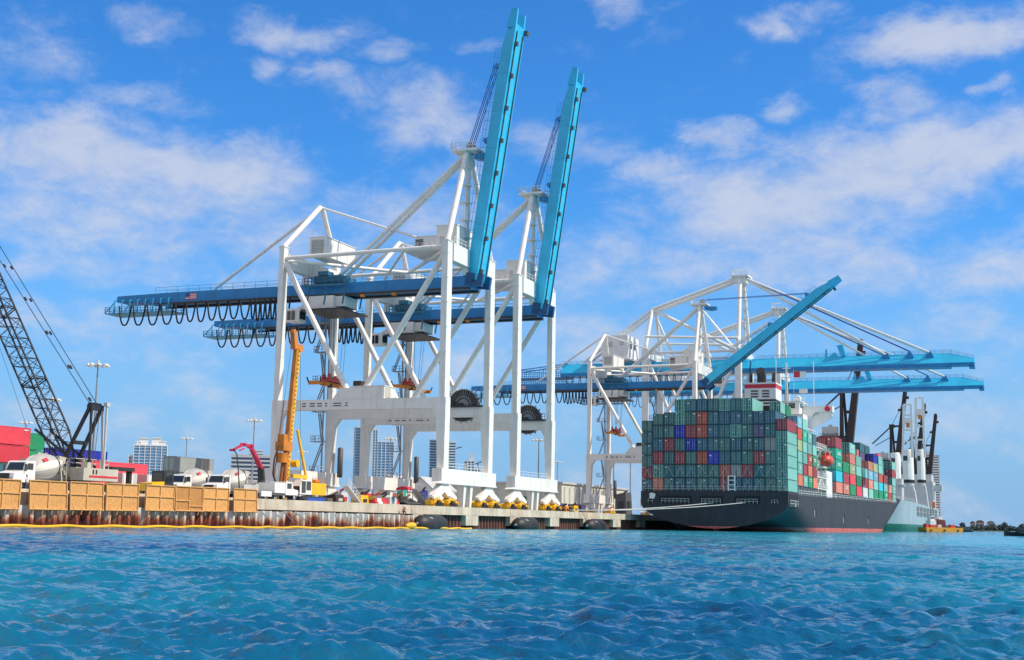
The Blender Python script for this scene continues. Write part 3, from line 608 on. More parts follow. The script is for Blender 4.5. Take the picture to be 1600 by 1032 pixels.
def old_crane_boom(root, yc, ang, first=None):
    """boom in its own hinge frame: x along the boom, z up when lowered"""
    hinge = (-86.9, yc, 41.0)
    if first is None:
        k = MB(); L = 45.0
        def sect(x, b, t, z0, z1): return [(x, -b/2, z0), (x, b/2, z0), (x, t/2, z1), (x, -t/2, z1)]
        ss = [sect(0, 4.3, 2.5, -.9, 1.5), sect(40, 4.3, 2.5, -.9, 1.5), sect(44.2, 4.3, 2.9, -.9, .6)]
        vs = [p for q in ss for p in q]; fs = [(3, 2, 1, 0), (8, 9, 10, 11)]
        for i in range(2):
            for j in range(4): fs.append((i*4+j, i*4+(j+1)%4, (i+1)*4+(j+1)%4, (i+1)*4+j))
        k.add(vs, fs)
        for s in (-1, 1): k.prism([(43.5, s*1.75 - .25, -.86), (46.8, s*1.75 - .25, -.7), (46.9, s*1.75 - .25, .35), (43.5, s*1.75 - .25, .9)], (0, .5, 0))
        for x in (3, 9.5, 16, 22.5, 29, 35.5): k.prism([(x, -2.2, -.93), (x, 2.2, -.93), (x, 1.31, 1.53), (x, -1.31, 1.53)], (.12, 0, 0))
        bm = k.build('boom', CYAN)
        k = MB()
        for s in (-1, 1): k.box(.5, 43, s*1.35 - .07, s*1.35 + .07, -1.12, -.905)
        for i in range(8): k.box(1.2 + i * 5.6, 1.9 + i * 5.6, -1.62, -1.05, -1.5, -.92)
        k.box(43.4, 44.1, 1.6, 2.5, -1.6, -.8)
        k.build('trolley_rail', GREYD, bm)
        k = MB(); k.rail((2, -1.15, 1.5), (40, -1.15, 1.5), 1.05, 1.6, .035); k.rail((2, 1.15, 1.5), (40, 1.15, 1.5), 1.05, 1.6, .035); k.build('walkway_railing', CYANR, bm)
        for x in (24, 37): k = MB(); k.prism([(x - .9, -.5, 1.5), (x + .9, -.5, 1.5), (x, -.5, 2.7)], (0, 1, 0)); k.box(x-.3, x+.3, -1.2, 1.2, 1.5, 2.2); k.build('stay_lug', BLUE, bm)
        k = MB(); k.box(-1.0, 1.1, -2.0, -1.3, -1.9, 1.2); k.box(-1.0, 1.1, 1.3, 2.0, -1.9, 1.2); k.tube((0, -2.3, 0), (0, 2.3, 0), .35, 12); k.build('hinge_bracket', mat('dark_hinge_blue', (.012, .09, .22), .5), bm)
    else: bm = copy_tree(first)
    bm.parent = root; bm.location = (hinge[0] - WX, 0, hinge[2] - ZD); bm.rotation_euler = (0, -ang, 0)
    for yy in (-1.0, -.4, .4, 1.0):
        k = MB(); q = rot(hinge, ang, (37, yy, 2.4)); k.tube((-88.2, yc + yy, 64.8), q, .07 if ang > 1 else .04, 5); k.build('boom_rope', DBLUE, root)
    return bm
c1 = old_crane_base(204.0, 'nearest white gantry crane with its blue boom raised almost upright, tallest in the photo')
festoon(c1, 204 - 2.7, 39.5, ((-157.4, -145.0, 4, 4.0), (-145.0, -129, 7, 3.7), (-129, -121, 8, 3.9)))
c2 = copy_tree(c1); c2.location = (WX, 235.7, ZD)
c2['label'] = 'second white gantry crane with upright blue boom, just behind the nearest crane'
c2['_o'] = [WX, 235.7, ZD]
c3 = copy_tree(c1); c3.location = (WX, 371.5, ZD); c3['_o'] = [WX, 371.5, ZD]
c3['label'] = 'white gantry crane behind the ship stern with blue boom raised half way'
b1 = old_crane_boom(c1, 204.0, R(81.7))
old_crane_boom(c2, 235.7, R(81.7), b1); old_crane_boom(c3, 371.5, R(37.3), b1)
for yy in (-1.1, 1.1):
    k = MB(); q = rot((-86.9, 371.5, 41), R(37.3), (24, yy, 2.4)); k.tube((-79.5, 371.5 + yy, 51.2), q, .22, 8); k.tube((-88.5, 371.5 + yy, 62.5), (-79.5, 371.5 + yy, 51.2), .2, 8); k.build('folded_stay', WHITE, c3)
spreader(-113.6, 204, 23.6, 36.7, 'orange and red container spreader hanging under the nearest gantry crane')
spreader(-113.6, 235.7, 26.2, 36.7, 'orange spreader hanging under the second gantry crane, partly behind white braces')
spreader(-113.6, 371.5, 26.5, 36.7, 'small orange spreader hanging left of the container ship stern')

# ------------------------------------------------------------------ two larger cranes with lowered booms
def big_crane(yc, label, first=None):
    if first is not None:
        c = copy_tree(first); c.location = (WX, yc, ZD); c['label'] = label; return c
    root = thing('gantry_crane', (WX, yc, ZD), label, 'gantry crane', 'ship to shore gantry cranes on the quay')
    Y1, Y2 = yc - 9.2, yc + 9.2
    def tp(name, p, q, r, m=WHITE2, n=12):
        k = MB(); k.tube(p, q, r, n); return k.build(name, m, root)
    for x in (WX, LX):
        for y in (Y1, Y2):
            k = MB(); k.box(x - .95, x + .95, y - 1.0, y + 1.0, 9.4, 57 if x == WX else 58); k.build('leg', WHITE2, root)
        k = MB(); k.box(x - .9, x + .9, yc - 12, yc + 12, 7, 9.395); k.build('sill_beam', WHITE2, root)
        bogies(root, x, yc)
        k = MB(); k.box(x - .8, x + .8, Y1 + 1.01, Y2 - 1.01, 55, 57.2); k.build('cross_beam', WHITE2, root)
    for y in (Y1, Y2):
        k = MB(); k.box(LX + .96, WX - .96, y - .8, y + .8, 20, 22.4); k.build('portal_beam', WHITE2, root)
        tp('diagonal_brace', (LX + .5, y, 55), (-104.5, y, 22.5), .55); tp('diagonal_brace', (WX - .5, y, 55), (-103, y, 22.5), .55)
        tp('top_tie', (LX, y, 56.5), (WX, y, 56.5), .45); tp('top_tie', (LX, y, 62.0), (WX, y, 60.5), .4)
    apx, top = (-118.3, 72.0), (-88.9, 81.5)
    for s in (-1, 1):
        tp('rear_frame_leg', (LX, yc + s * 9.2, 58), (apx[0], yc + s * 2.2, apx[1]), .6)
        tp('mast_leg', (WX, yc + s * 9.2, 57), (top[0], yc + s * 2.4, top[1]), .72)
        tp('backstay', (top[0], yc + s * 2.4, top[1]), (apx[0], yc + s * 2.2, apx[1]), .6); tp('backstay', (apx[0], yc + s * 2.2, apx[1]), (-142, yc + s * 2.2, 55.0), .5)
        tp('diagonal_stay', (apx[0], yc + s * 2.2, apx[1]), (-89.5, yc + s * 2.2, 57.3), .5)
        tp('forestay', (top[0] + .6, yc + s * 2.4, top[1]), (-43.6, yc + s * 2.3, 54.6), .30); tp('forestay', (top[0] + .6, yc + s * 2.4, top[1]), (-30.6, yc + s * 2.3, 54.9), .30)
        for d in (-.35, .35): tp('boom_rope', (top[0] + .8, yc + s * 1.4 + d, top[1] + .3), (-36.5, yc + s * 1.4 + d, 55.6), .09, DBLUE, 5)
    tp('rear_frame_leg', (-117.9, yc - 2.2, 71.5), (-112, yc, 57), .4)
    k = MB(); k.box(-91.5, -86, yc - 3.6, yc + 3.6, 81.4, 82.0); k.box(-90.5, -87, yc - 3, yc + 3, 79.6, 81.4)
    for a, b in (((-91.5, yc-3.6, 82), (-86, yc-3.6, 82)), ((-91.5, yc+3.6, 82), (-86, yc+3.6, 82)), ((-91.5, yc-3.6, 82), (-91.5, yc+3.6, 82))): k.rail(a, b, 1.2, 1.0, .05)
    k.beam((-90.5, yc - 1, 82), (-90.5, yc - 1, 84), .2, .2); k.box(-92, -88.4, yc - 1.3, yc - .7, 84, 84.2); k.build('mast_platform', WHITE2, root)
    k = MB(); k.beam((-88.2, yc + 1.5, 57), (-88.2, yc + 1.5, 79), .5, .5)
    for z in range(59, 79, 3): k.box(-89.5, -87.2, yc, yc + 1.6, z, z + .12); k.rail((-87.2, yc, z), (-87.2, yc + 1.6, z), 1.0, .8, .05)
    k.build('mast_ladder', WHITE2, root)
    def sect(x, b, t, z0, z1): return [(x, yc - b/2, z0), (x, yc + b/2, z0), (x, yc + t/2, z1), (x, yc - t/2, z1)]
    def trap(name, secs, m):
        k = MB(); vs = [p for q in secs for p in q]; n = len(secs); fs = [(3, 2, 1, 0), tuple(4*(n-1) + i for i in range(4))]
        for i in range(n - 1):
            for j in range(4): fs.append((i*4+j, i*4+(j+1)%4, (i+1)*4+(j+1)%4, (i+1)*4+j))
        k.add(vs, fs); return k.build(name, m, root)
    bm = trap('boom', [sect(-85.5, 6.4, 2.4, 51.4, 54.6), sect(-24.5, 6.4, 2.4, 51.4, 54.6), sect(-17.6, 6.4, 4.9, 51.4, 52.6)], CYAN)
    k = MB(); k.prism([(-85.5, yc - 3.25, 50.2), (-85.5, yc + 3.25, 50.2), (-85.5, yc + 3.22, 51.395), (-85.5, yc - 3.22, 51.395)], (61, 0, 0))
    k.box(-24.49, -17.8, yc - 2.9, yc + 2.9, 50.7, 51.39); k.box(-19.2, -17.6, yc - 2.4, yc + 2.4, 49.9, 50.69)
    for i in range(14): k.box(-84 + i * 4.5, -83.4 + i * 4.5, yc - 3.6, yc - 3.26, 50.3, 50.9)
    k.build('lower_flange', BLUE, bm)
    k = MB()
    for s in (-1, 1): k.rail((-84, yc + s * 1.1, 54.6), (-24.5, yc + s * 1.1, 54.6), 1.1, 2.4, .04); k.rail((-24.5, yc + s * 1.1, 54.6), (-17.8, yc + s * 2.2, 52.6), 1.1, 2.4, .04)
    k.build('walkway_railing', CYANR, bm)
    for x in (-43.6, -30.6, -36.5):
        for s in (-1, 1): k = MB(); k.prism([(x - 1.3, yc + s*1.7 - .5, 53.4), (x + 1.3, yc + s*1.7 - .5, 53.4), (x + .3, yc + s*1.7 - .5, 55.4), (x - .3, yc + s*1.7 - .5, 55.4)], (0, 1.0, 0)); k.build('stay_lug', BLUE, bm)
    k = MB(); k.prism([(-57.3, yc - 1.6, 54.62), (-55.8, yc - 1.6, 54.62), (-56.8, yc - 1.6, 58.3), (-58.6, yc - 1.6, 58.0)], (0, 3.2, 0)); k.prism([(-61, yc - 1.2, 54.62), (-58.2, yc - 1.2, 54.62), (-59.3, yc - 1.2, 56.0)], (0, 2.4, 0)); k.box(-62.3, -61.7, yc - .4, yc + .4, 54.62, 57); k.build('boom_stop', CYAN, bm)
    gr = trap('girder', [sect(-86.0, 6.4, 2.4, 51.4, 54.6), sect(-150, 6.4, 2.4, 51.4, 54.6)], CYAN)
    k = MB(); k.box(-150, -86, yc - 3.22, yc + 3.22, 50.2, 51.395); k.build('lower_flange', BLUE, gr)
    k = MB()
    for s in (-1, 1): k.rail((-150, yc + s*1.1, 54.6), (-87, yc + s*1.1, 54.6), 1.1, 2.4, .04)
    k.build('walkway_railing', CYANR, gr)
    k = MB()
    for z in (47.5, 50.0):
        k.box(-167, -148, yc - 3.2, yc + 3.2, z, z + .15)
    for s in (-1, 1):
        k.rail((-167, yc + s*3.2, 47.6), (-148, yc + s*3.2, 47.6), 2.4, 1.6, .10, 0, 2); k.rail((-167, yc + s*3.2, 50.1), (-150, yc + s*3.2, 50.1), 2.6, 1.6, .10, 0, 2)
        k.beam((-166, yc + s*3, 52.8), (-148, yc + s*1.6, 54.8), .3, .3)
    k.build('maintenance_cage', BLUE, root)
    k = MB(); k.box(-134.5, -125.5, yc - 6.5, yc + 6.5, 55.4, 63.2); k.box(-135.5, -124.5, yc - 7.2, yc + 7.2, 54.95, 55.39)
    for yy in (-6.5, 6.5): k.rail((-134.5, yc + yy, 63.2), (-125.5, yc + yy, 63.2), 1.1, 1.5, .04)
    h = k.build('machinery_house', WHITE2, root)
    k = MB(); k.box(-132.5, -131, yc - 6.9, yc - 6.5, 59.5, 61); k.box(-128, -127, yc - 6.8, yc - 6.5, 60, 61); k.build('air_conditioner', GREYW, h)
    k = MB()
    for yy in (-2.5, 1.5): k.box(-125.5, -125.42, yc + yy - .9, yc + yy + .9, 59, 61.5)
    k.build('door', GREYD, h)
    k = MB(); k.box(-103, -99.5, yc - 4.2, yc + 4.2, 46.2, 49.6); k.box(-105, -97.5, yc - 4.6, yc + 4.6, 49.61, 50.1); tr = k.build('trolley', GREYW, root)
    k = MB(); k.box(-97.3, -94.5, yc - 3.6, yc - .8, 45.8, 48.8); k.box(-97, -95, yc - 2.8, yc - 1.6, 48.8, 50.1); co = k.build('operator_cab', WHITE2, tr)
    k = MB(); k.box(-97.0, -94.8, yc - 3.65, yc - 3.605, 46.6, 48.4); k.build('window', GLASS, co)
    stair_tower(root, LX - 1.4, Y2 - 1.2, 9.5, 55)
    return root
c4 = big_crane(429.5, 'tall white gantry crane with level light blue boom, upper of the two level booms')
festoon(c4, 429.5 - 3.6, 50.1, ((-148, -108, 16, 4.4),), .13)
c5 = big_crane(499.0, 'farthest white gantry crane with level light blue boom, lower of the two level booms', c4)
# ------------------------------------------------------------------ container ship
SX, SB, SY = -66.65, 16.25, 290.0
def hull_mat(name, topc, botc, zsplit, mid=None):
    m = mat(name, topc, .45, dirt=(.16, .13, .11), damt=.25, streak=True, var=.14, vscale=.12)
    nt = m.node_tree; N = nt.nodes; L = nt.links.new; b = N['Principled BSDF']; prev = b.inputs['Base Color'].links[0].from_socket
    t = N.new('ShaderNodeTexCoord'); s = N.new('ShaderNodeSeparateXYZ'); L(t.outputs['Object'], s.inputs[0])
    c = N.new('ShaderNodeMath'); c.operation = 'LESS_THAN'; L(s.outputs[2], c.inputs[0]); c.inputs[1].default_value = zsplit
    n = N.new('ShaderNodeTexNoise'); n.inputs['Scale'].default_value = .5; n.inputs['Detail'].default_value = 5; L(t.outputs['Object'], n.inputs['Vector'])
    r = N.new('ShaderNodeValToRGB'); r.color_ramp.elements[0].color = (*[v * .7 for v in botc], 1); r.color_ramp.elements[1].color = (*[min(1, v * 1.3) for v in botc], 1); r.color_ramp.elements[0].position = .3; r.color_ramp.elements[1].position = .7; L(n.outputs[0], r.inputs[0])
    x = N.new('ShaderNodeMix'); x.data_type = 'RGBA'; L(c.outputs[0], x.inputs[0]); L(prev, x.inputs[6]); L(r.outputs[0], x.inputs[7]); L(x.outputs[2], b.inputs['Base Color'])
    return m
HULL = hull_mat('dark_navy_hull_paint', (.041, .042, .050), (.55, .13, .115), 1.05); HULL.node_tree.nodes['Principled BSDF'].inputs['Specular IOR Level'].default_value = .2; HULL.node_tree.nodes['Principled BSDF'].inputs['Roughness'].default_value = .6
def smooth(t): t = max(0., min(1., t)); return t * t * (3 - 2 * t)
def loft_hull(Xc, B, stations, zdk, zb, hb, nz=16):
    k = MB(); rows = []
    for Y in stations:
        row = []; z0, z1 = zb(Y), zdk(Y)
        for i in range(nz):
            w = (i / (nz - 1)) ** 1.7; z = z0 + (z1 - z0) * w; row.append((hb(Y, z), z))
        rows.append(row)
    vs = []; ns = len(stations); rev = [(-1, i) for i in range(nz - 1, 0, -1)] + [(1, i) for i in range(nz)]
    for Y, row in zip(stations, rows):
        for s, i in rev: vs.append((Xc + s * row[i][0], Y, row[i][1]))
    w = len(rev)
    fs = [(a*w+j, a*w+j+1, (a+1)*w+j+1, (a+1)*w+j) for a in range(ns-1) for j in range(w-1)]
    k.add(vs, fs, 0, True)
    k.add(vs, [tuple(range(w))], 0); k.add(vs, [tuple((ns-1)*w + j for j in range(w-1, -1, -1))], 0)
    k.add(vs, [(a*w, (a+1)*w, (a+1)*w+w-1, a*w+w-1) for a in range(ns-1)], 0)
    return k
def zdk1(Y): return 8.62 if Y < 303.2 else 8.12 + (Y - 303.2) * .0112 + max(0, Y - 525) * .09
def zb1(Y): return .55 - 3.5 * smooth((Y - 290) / 42)
def hb1(Y, z):
    zt = 5.9; b = SB; zb = zb1(Y)
    n = 1.75 + 6 * smooth((Y - 292) / 75)
    if z < zt: b *= max(0, 1 - min(1, ((zt - z) / (zt - zb))) ** n) ** (1 / n)
    zz = max(0, min(12, z)) / 11; s0, e0 = 462 + 66 * zz, 528 + 42 * zz
    t = (Y - s0) / (e0 - s0)
    if t > 0: b *= max(0, 1 - min(1, t) ** 1.9)
    return max(.02, b)
ship = thing('container_ship', (SX, SY, 0), 'large dark hulled container ship moored stern towards the viewer, loaded with containers', 'container ship')
st = [290 + i * 2.5 for i in range(24)] + [350 + i * 10 for i in range(12)] + [470 + i * 4 for i in range(26)]
def flare(k): return k
hull = loft_hull(SX, SB, st, zdk1, zb1, hb1, 18).build('hull', HULL, ship)
VOID = mat('dark_interior', (.010, .010, .012), .8)
k = MB()
for a, b, z0, z1 in ((-78.6, -71.4, 5.9, 7.6), (-69.6, -64.4, 5.9, 7.6), (-62.0, -56.4, 5.9, 7.6), (-54.2, -52.4, 5.8, 7.2), (-81.4, -80.0, 5.9, 7.4)): k.box(a, b, 289.93, 289.985, z0, z1)
o = k.build('mooring_opening', VOID, hull)
for a, b, z0 in ((-78.2, -72, 5.95), (-69.2, -65, 5.95), (-61.4, -57, 5.95), (-54, -52.6, 5.85), (-81.2, -80.2, 5.95)): k = MB(); k.rail((a, 289.88, z0), (b, 289.88, z0), 1.0, .9, .045); k.build('railing', GREYW, o)
k = MB(); k.prism([(-80.9, 289.90, 6.9), (-79.8, 289.90, 6.9), (-79.5, 289.90, 7.9), (-80.2, 289.90, 8.2), (-80.9, 289.90, 8.1)], (0, -.04, 0)); k.build('white_patch', WHITE2, hull)
k = MB(); k.box(-50.42, -50.36, 291.2, 302.4, 5.4, 8.1); o = k.build('mooring_opening', VOID, hull)
k = MB(); k.rail((-50.3, 292, 5.5), (-50.3, 302, 5.5), 1.3, 1.6, .06); k.build('railing', GREYW, o); k = MB(); k.lathe([(0, .3), (1.0, .25), (1.2, .4)], (-50.2, 297, 5.5), (0, 0, 1), 8); k.build('mooring_bitt', GREYW, o)
k = MB(); k.prism([(SX - .35, 291.5, -.5), (SX + .35, 291.5, -.5), (SX + .3, 291.5, 1.6), (SX - .3, 291.5, 1.6)], (0, 3, 0)); k.build('rudder_head', mat('antifouling_red', (.40, .10, .09), .6), hull)
for Y in (325, 327.5, 374, 377, 430, 433):
    k = MB(); k.box(-50.37, -50.33, Y, Y + .35, 3.6 if Y % 2 else 2.4, 5.2 if Y % 2 else 4.0); k.build('hull_marking', WHITE2 if Y in (325, 374, 430) else VOID, hull)
k = MB(); k.box(-81.8, -52.4, 303.9, 332.2, 7.5, 10.36); k.box(-81.8, -52.4, 362.8, 528, 7.5, 10.36)
k.prism([(-81.8, 528.01, 9.2), (-52.4, 528.01, 9.2), (-62, 556, 10.6), (-71, 556, 10.6)], (0, 0, .5)); k.build('hatch_cover', GREYD, ship)
Y = 304.2
while Y < 521:
    if not 333 < Y < 362:
        k = MB(); k.box(-50.75, -50.45, Y - .14, Y + .14, zdk1(Y) - .05, 10.34); k.box(-52.3, -50.45, Y - .12, Y + .12, 10.0, 10.34); k.build('lashing_post', GREYW, ship)
    Y += 3.45
k = MB(); k.rail((-50.5, 304, 8.2), (-50.5, 332, 8.45), 1.05, 1.7, .045); k.rail((-50.5, 332, 8.45), (-50.5, 520, 10.5), 1.05, 2.3, .045); k.build('deck_railing', WHITE2, ship)
# superstructure
hs = MB(); hs.box(-79, -55.6, 343, 357, 8.3, 29.6); hs.box(-82, -51.3, 351, 361.5, 8.3, 15.6)
for z in range(11, 29, 3): hs.box(-80.4, -54.9, 341.6, 357.2, z, z + .15)
acc = hs.build('accommodation_block', SHIPWHITE, ship)
k = MB(); k.box(-77.5, -57, 346, 357.4, 29.61, 33.0); k.box(-77.9, -56.6, 345.6, 357.8, 33.0, 33.2); wh = k.build('wheelhouse', SHIPWHITE, ship)
k = MB()
for x in np.arange(-76.5, -58, 2.1): k.box(x, x + 1.6, 345.93, 345.985, 31.3, 32.6)
k.prism([(-56.99, 347, 31.6), (-56.99, 352, 31.6), (-56.99, 352, 32.6), (-56.99, 347, 32.6)], (.05, 0, 0)); k.build('window', GLASS, wh)
for s in (-1, 1):
    k = MB(); x0 = SX + s * 9.7; x1 = SX + s * 17.3
    k.box(min(x0, x1), max(x0, x1), 350.5, 354, 30.6, 32.2); k.prism([(x0, 350.6, 30.6), (x0 + s * 3.2, 350.6, 30.6), (x0, 350.6, 26.6)], (0, 3.2, 0)); k.beam((x0, 352.2, 26.8), (x1 - s * .6, 352.2, 30.5), .9, 2.6)
    k.rail((x0, 350.4, 32.2), (x1, 350.4, 32.2), 1.0, 1.1, .04); w = k.build('bridge_wing', SHIPWHITE, ship)
    k = MB(); k.lathe([(0, .62), (.1, .75), (.25, .62)], (x1 - s * 1.2, 350.2, 31.4), (0, -1, 0), 16); k.build('lifebuoy', RED, w)
k = MB()
for z in (10, 13, 16, 19, 22, 25):
    for x in (-77, -74, -58.6, -57.2): k.box(x, x + .8, 342.93, 342.985, z + 1.2, z + 2.0)
k.build('window', GLASS, acc)
fn = MB(); fn.box(-68.4, -60.6, 333, 341, 8.3, 30.9, 0); fn.box(-68.4, -60.6, 333, 341, 30.91, 31.3, 1); fn.box(-68.4, -60.6, 333, 341, 31.31, 31.7, 0); fn.box(-68.4, -60.6, 333, 341, 31.71, 32.0, 1); fn.box(-68.4, -60.6, 333, 341, 32.01, 32.5, 0); fn.box(-68.4, -60.6, 333, 341, 32.51, 35.3, 1); fn.box(-68.42, -60.58, 332.98, 341.02, 35.31, 36.3, 2); fn.box(-68.5, -60.5, 332.9, 341.1, 36.31, 36.7, 1)
f = fn.build('funnel', [mat('funnel_black', (.02, .02, .022), .5), SHIPWHITE, RED], ship)
k = MB()
for x0, x1 in ((-66.8, -65), (-64, -62.2)):
    for z in (33.0, 33.7, 34.4): k.box(x0, x1, 332.94, 332.985, z, z + .4)
k.build('louvre', GREYD, f)
for x, r, h, nm in ((-64.6, 1.15, 3.2, 0), (-67.3, .45, 2.2, 0), (-61.6, .45, 2.2, 0)):
    k = MB(); k.tube((x, 336, 36.7), (x, 336 - .25, 36.7 + h * .6), r, 14); k.tube((x, 335.75, 36.7 + h * .6), (x + (.35 if r < 1 else 0), 334.2, 36.7 + h), r, 14, r * .95); k.build('exhaust_pipe', M['funnel_black'], f)
k = MB(); k.beam((-60.0, 345, 33), (-60.0, 345, 43), .7, .7, 0, (0, 1, 0), .35, .35); k.box(-61.6, -58.4, 344.8, 345.2, 39, 39.2); k.box(-61, -59, 344.8, 345.2, 41.4, 41.6); k.build('signal_mast', SHIPWHITE, ship)
k = MB(); k.box(-58.5, -55.4, 347, 347.06, 39.3, 40.8, 0); k.box(-56.9, -55.3, 346.96, 347.0, 39.3, 40.8, 1); k.beam((-58.5, 347, 33), (-58.5, 347, 41.2), .08, .08, 1); k.build('ensign', [RED, SHIPWHITE], ship)
k = MB(); k.tube((-54.2, 352, 32), (-54.2, 352, 44), .10, 5); k.tube((-63, 347, 33), (-63, 347, 45), .08, 5); k.box(-57.5, -55.5, 349, 349.6, 35.5, 36.5); k.beam((-56.5, 349.3, 33), (-56.5, 349.3, 35.5), .3, .3); k.lathe([(0, .2), (.5, .9), (1.2, .9), (1.7, .2)], (-58, 350, 33.2), (0, 0, 1), 12); k.build('antenna', SHIPWHITE, ship)
# boat deck platforms and davit on the open side
k = MB()
for z in (10.5, 13.4, 16.2, 20.6): k.box(-55, -50.9, 334, 350.5, z, z + .18); k.rail((-50.95, 334, z + .18), (-50.95, 350.5, z + .18), 1.05, 1.4, .055); k.rail((-54.9, 333.9, z + .18), (-50.95, 333.9, z + .18), 1.05, 1.0, .055)
for Y in (334.4, 341.5, 349.8):
    for x in (-54.6, -51.2): k.beam((x, Y, 8.3), (x, Y, 20.6), .25, .25)
k.beam((-51.2, 334.4, 8.4), (-51.2, 341.5, 13.3), .2, .2); k.beam((-51.2, 341.5, 13.5), (-51.2, 349.8, 10.6), .2, .2); k.build('boat_deck', SHIPWHITE, ship)
for Y in (337.5, 344.5):
    k = MB(); k.beam((-52.5, Y, 16.3), (-50.3, Y, 20.2), .35, .5); k.beam((-50.3, Y, 20.2), (-49.0, Y, 20.0), .35, .4); k.tube((-49.4, Y, 20.0), (-49.4, Y, 18.9), .05, 5); k.build('davit', SHIPWHITE, ship)
lb = thing('lifeboat', (-49.5, 341, 16.2), 'red enclosed lifeboat hanging from white davits amidships on the container ship', 'lifeboat')
k = MB(); k.lathe([(0, .1), (.25, .7), (.9, 1.25), (2, 1.5), (3.5, 1.55), (5, 1.5), (6.1, 1.2), (6.8, .7), (7.1, .1)], (-49.5, 337.4, 17.6), (0, 1, 0), 16); lbb = k.build('body', mat('lifeboat_orange_red', (.66, .055, .025), .4, var=.06), lb)
k = MB(); k.box(-50.3, -48.7, 338.6, 341, 18.7, 19.5); k.build('conning_cabin', M['lifeboat_orange_red'], lb)
k = MB(); k.tube((-49.5, 337.45, 17.6), (-49.5, 337.2, 17.6), .3, 8); k.build('propeller_guard', STEEL, lb)
for y0, y1 in ((337.9, 337.6), (344.2, 344.4)): k = MB(); k.tube((-49.5, y0, 18.5), (-49.4, y1, 19.2), .08, 6); k.build('lifting_hook', STEEL, lb)
# mooring ropes
for (p, q, sag, lbl) in (((-59.5, 289.8, 6.2), (-86.6, 252.5, 3.75), .55, 'upper white mooring rope running from the ship stern down to the quay'), ((-66.5, 289.8, 6.1), (-86.6, 254.5, 3.7), .4, 'lower white mooring rope running from the ship stern down to the quay')):
    pts = []
    for i in range(21):
        t = i / 20; P = Vector(p).lerp(Vector(q), t); P.z -= sag * 4 * t * (1 - t); pts.append(P)
    k = MB(); k.chain(pts, .095, 6); ro = k.build('mooring_rope', mat('pale_rope', (.55, .52, .48), .8), None, p); tag(ro, lbl, 'rope', 'mooring ropes of the container ship')
bo = thing('bollard', (-86.6, 252.5, ZD), 'dark mooring bollard on the quay edge holding the ship ropes', 'bollard')
k = MB(); k.lathe([(0, .35), (.5, .25), (.7, .28), (.8, .45), (.95, .3)], (-86.6, 252.8, ZD + .06), (0, 0, 1), 12); k.build('post', DARK, bo); k = MB(); k.box(-87.1, -86.1, 252.3, 253.3, ZD, ZD + .12); k.build('base_plate', DARK, bo)

# ------------------------------------------------------------------ containers
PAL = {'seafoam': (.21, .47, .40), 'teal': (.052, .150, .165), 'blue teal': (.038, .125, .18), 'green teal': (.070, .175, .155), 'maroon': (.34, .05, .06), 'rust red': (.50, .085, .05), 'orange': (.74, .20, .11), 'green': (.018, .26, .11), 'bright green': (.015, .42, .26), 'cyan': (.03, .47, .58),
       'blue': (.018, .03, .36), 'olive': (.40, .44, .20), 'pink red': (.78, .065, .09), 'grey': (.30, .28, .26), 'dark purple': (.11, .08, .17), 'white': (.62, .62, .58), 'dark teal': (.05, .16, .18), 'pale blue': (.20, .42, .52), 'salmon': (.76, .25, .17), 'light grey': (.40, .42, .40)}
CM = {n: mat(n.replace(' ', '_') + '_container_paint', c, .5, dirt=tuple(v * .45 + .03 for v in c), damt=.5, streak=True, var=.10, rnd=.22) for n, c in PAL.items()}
GASKET = mat('door_gasket', (.02, .022, .025), .7)  # door seal, set wide so its black also draws the shadow gaps
_cm = {}
def cont_mesh(L, H):
    if (L, H) in _cm: return _cm[(L, H)]
    W = 2.37; h = H - .14
    b = MB(); b.box(-W/2 + .05, W/2 - .05, .10, L - .05, .08, h - .03); b.box(-1.10, 1.10, .085, .099, .151, h - .121, 1)
    n = int(L / .56)
    for s in (-1, 1):   # corrugated side ribs
        for i in range(n):
            y = .35 + (L - .7) * i / n; x = s * (W/2 - .05)
            b.add([(x, y, .16), (x + s*.035, y + .07, .16), (x + s*.035, y + .21, .16), (x, y + .28, .16), (x, y, h - .12), (x + s*.035, y + .07, h - .12), (x + s*.035, y + .21, h - .12), (x, y + .28, h - .12)],
                  [(0, 1, 5, 4), (1, 2, 6, 5), (2, 3, 7, 6)] if s > 0 else [(4, 5, 1, 0), (5, 6, 2, 1), (6, 7, 3, 2)])
    for x in (-W/2, W/2 - .12):
        for y in (0, L - .12): b.box(x, x + .12, y, y + .12, 0, h)
        b.box(x + .001, x + .119, .121, L - .121, 0, .15); b.box(x + .001, x + .119, .121, L - .121, h - .10, h)
    for z0, z1 in ((0, .15), (h - .12, h)):
        b.box(-W/2 + .121, W/2 - .121, .001, .12, z0, z1); b.box(-W/2 + .121, W/2 - .121, L - .12, L - .001, z0, z1)
    ds = []
    for s in (-1, 1):
        d = MB(); x0, x1 = (-1.03, -.05) if s < 0 else (.05, 1.03)
        d.box(x0, x1, .045, .084, .22, h - .20, 0)
        for q in range(4): z = .32 + (h - .72) * q / 4; d.box(x0 + .06, x1 - .06, .03, .044, z, z + (h - .72) / 4 - .12, 0)
        r = MB()
        for f in (.28, .75):
            x = x0 + (x1 - x0) * f; r.beam((x, -.01, .12), (x, -.01, h - .1), .085, .06, 0)
            for q in (.12, .4, .62, .9): r.box(x - .11, x + .11, -.03, .03, h * q, h * q + .07, 0)
        r.box(x0 + .2, x1 - .15, -.035, -.012, h * .38, h * .38 + .06, 0)
        ds.append((d, r))
    _cm[(L, H)] = (b, ds); return _cm[(L, H)]
_md = {}
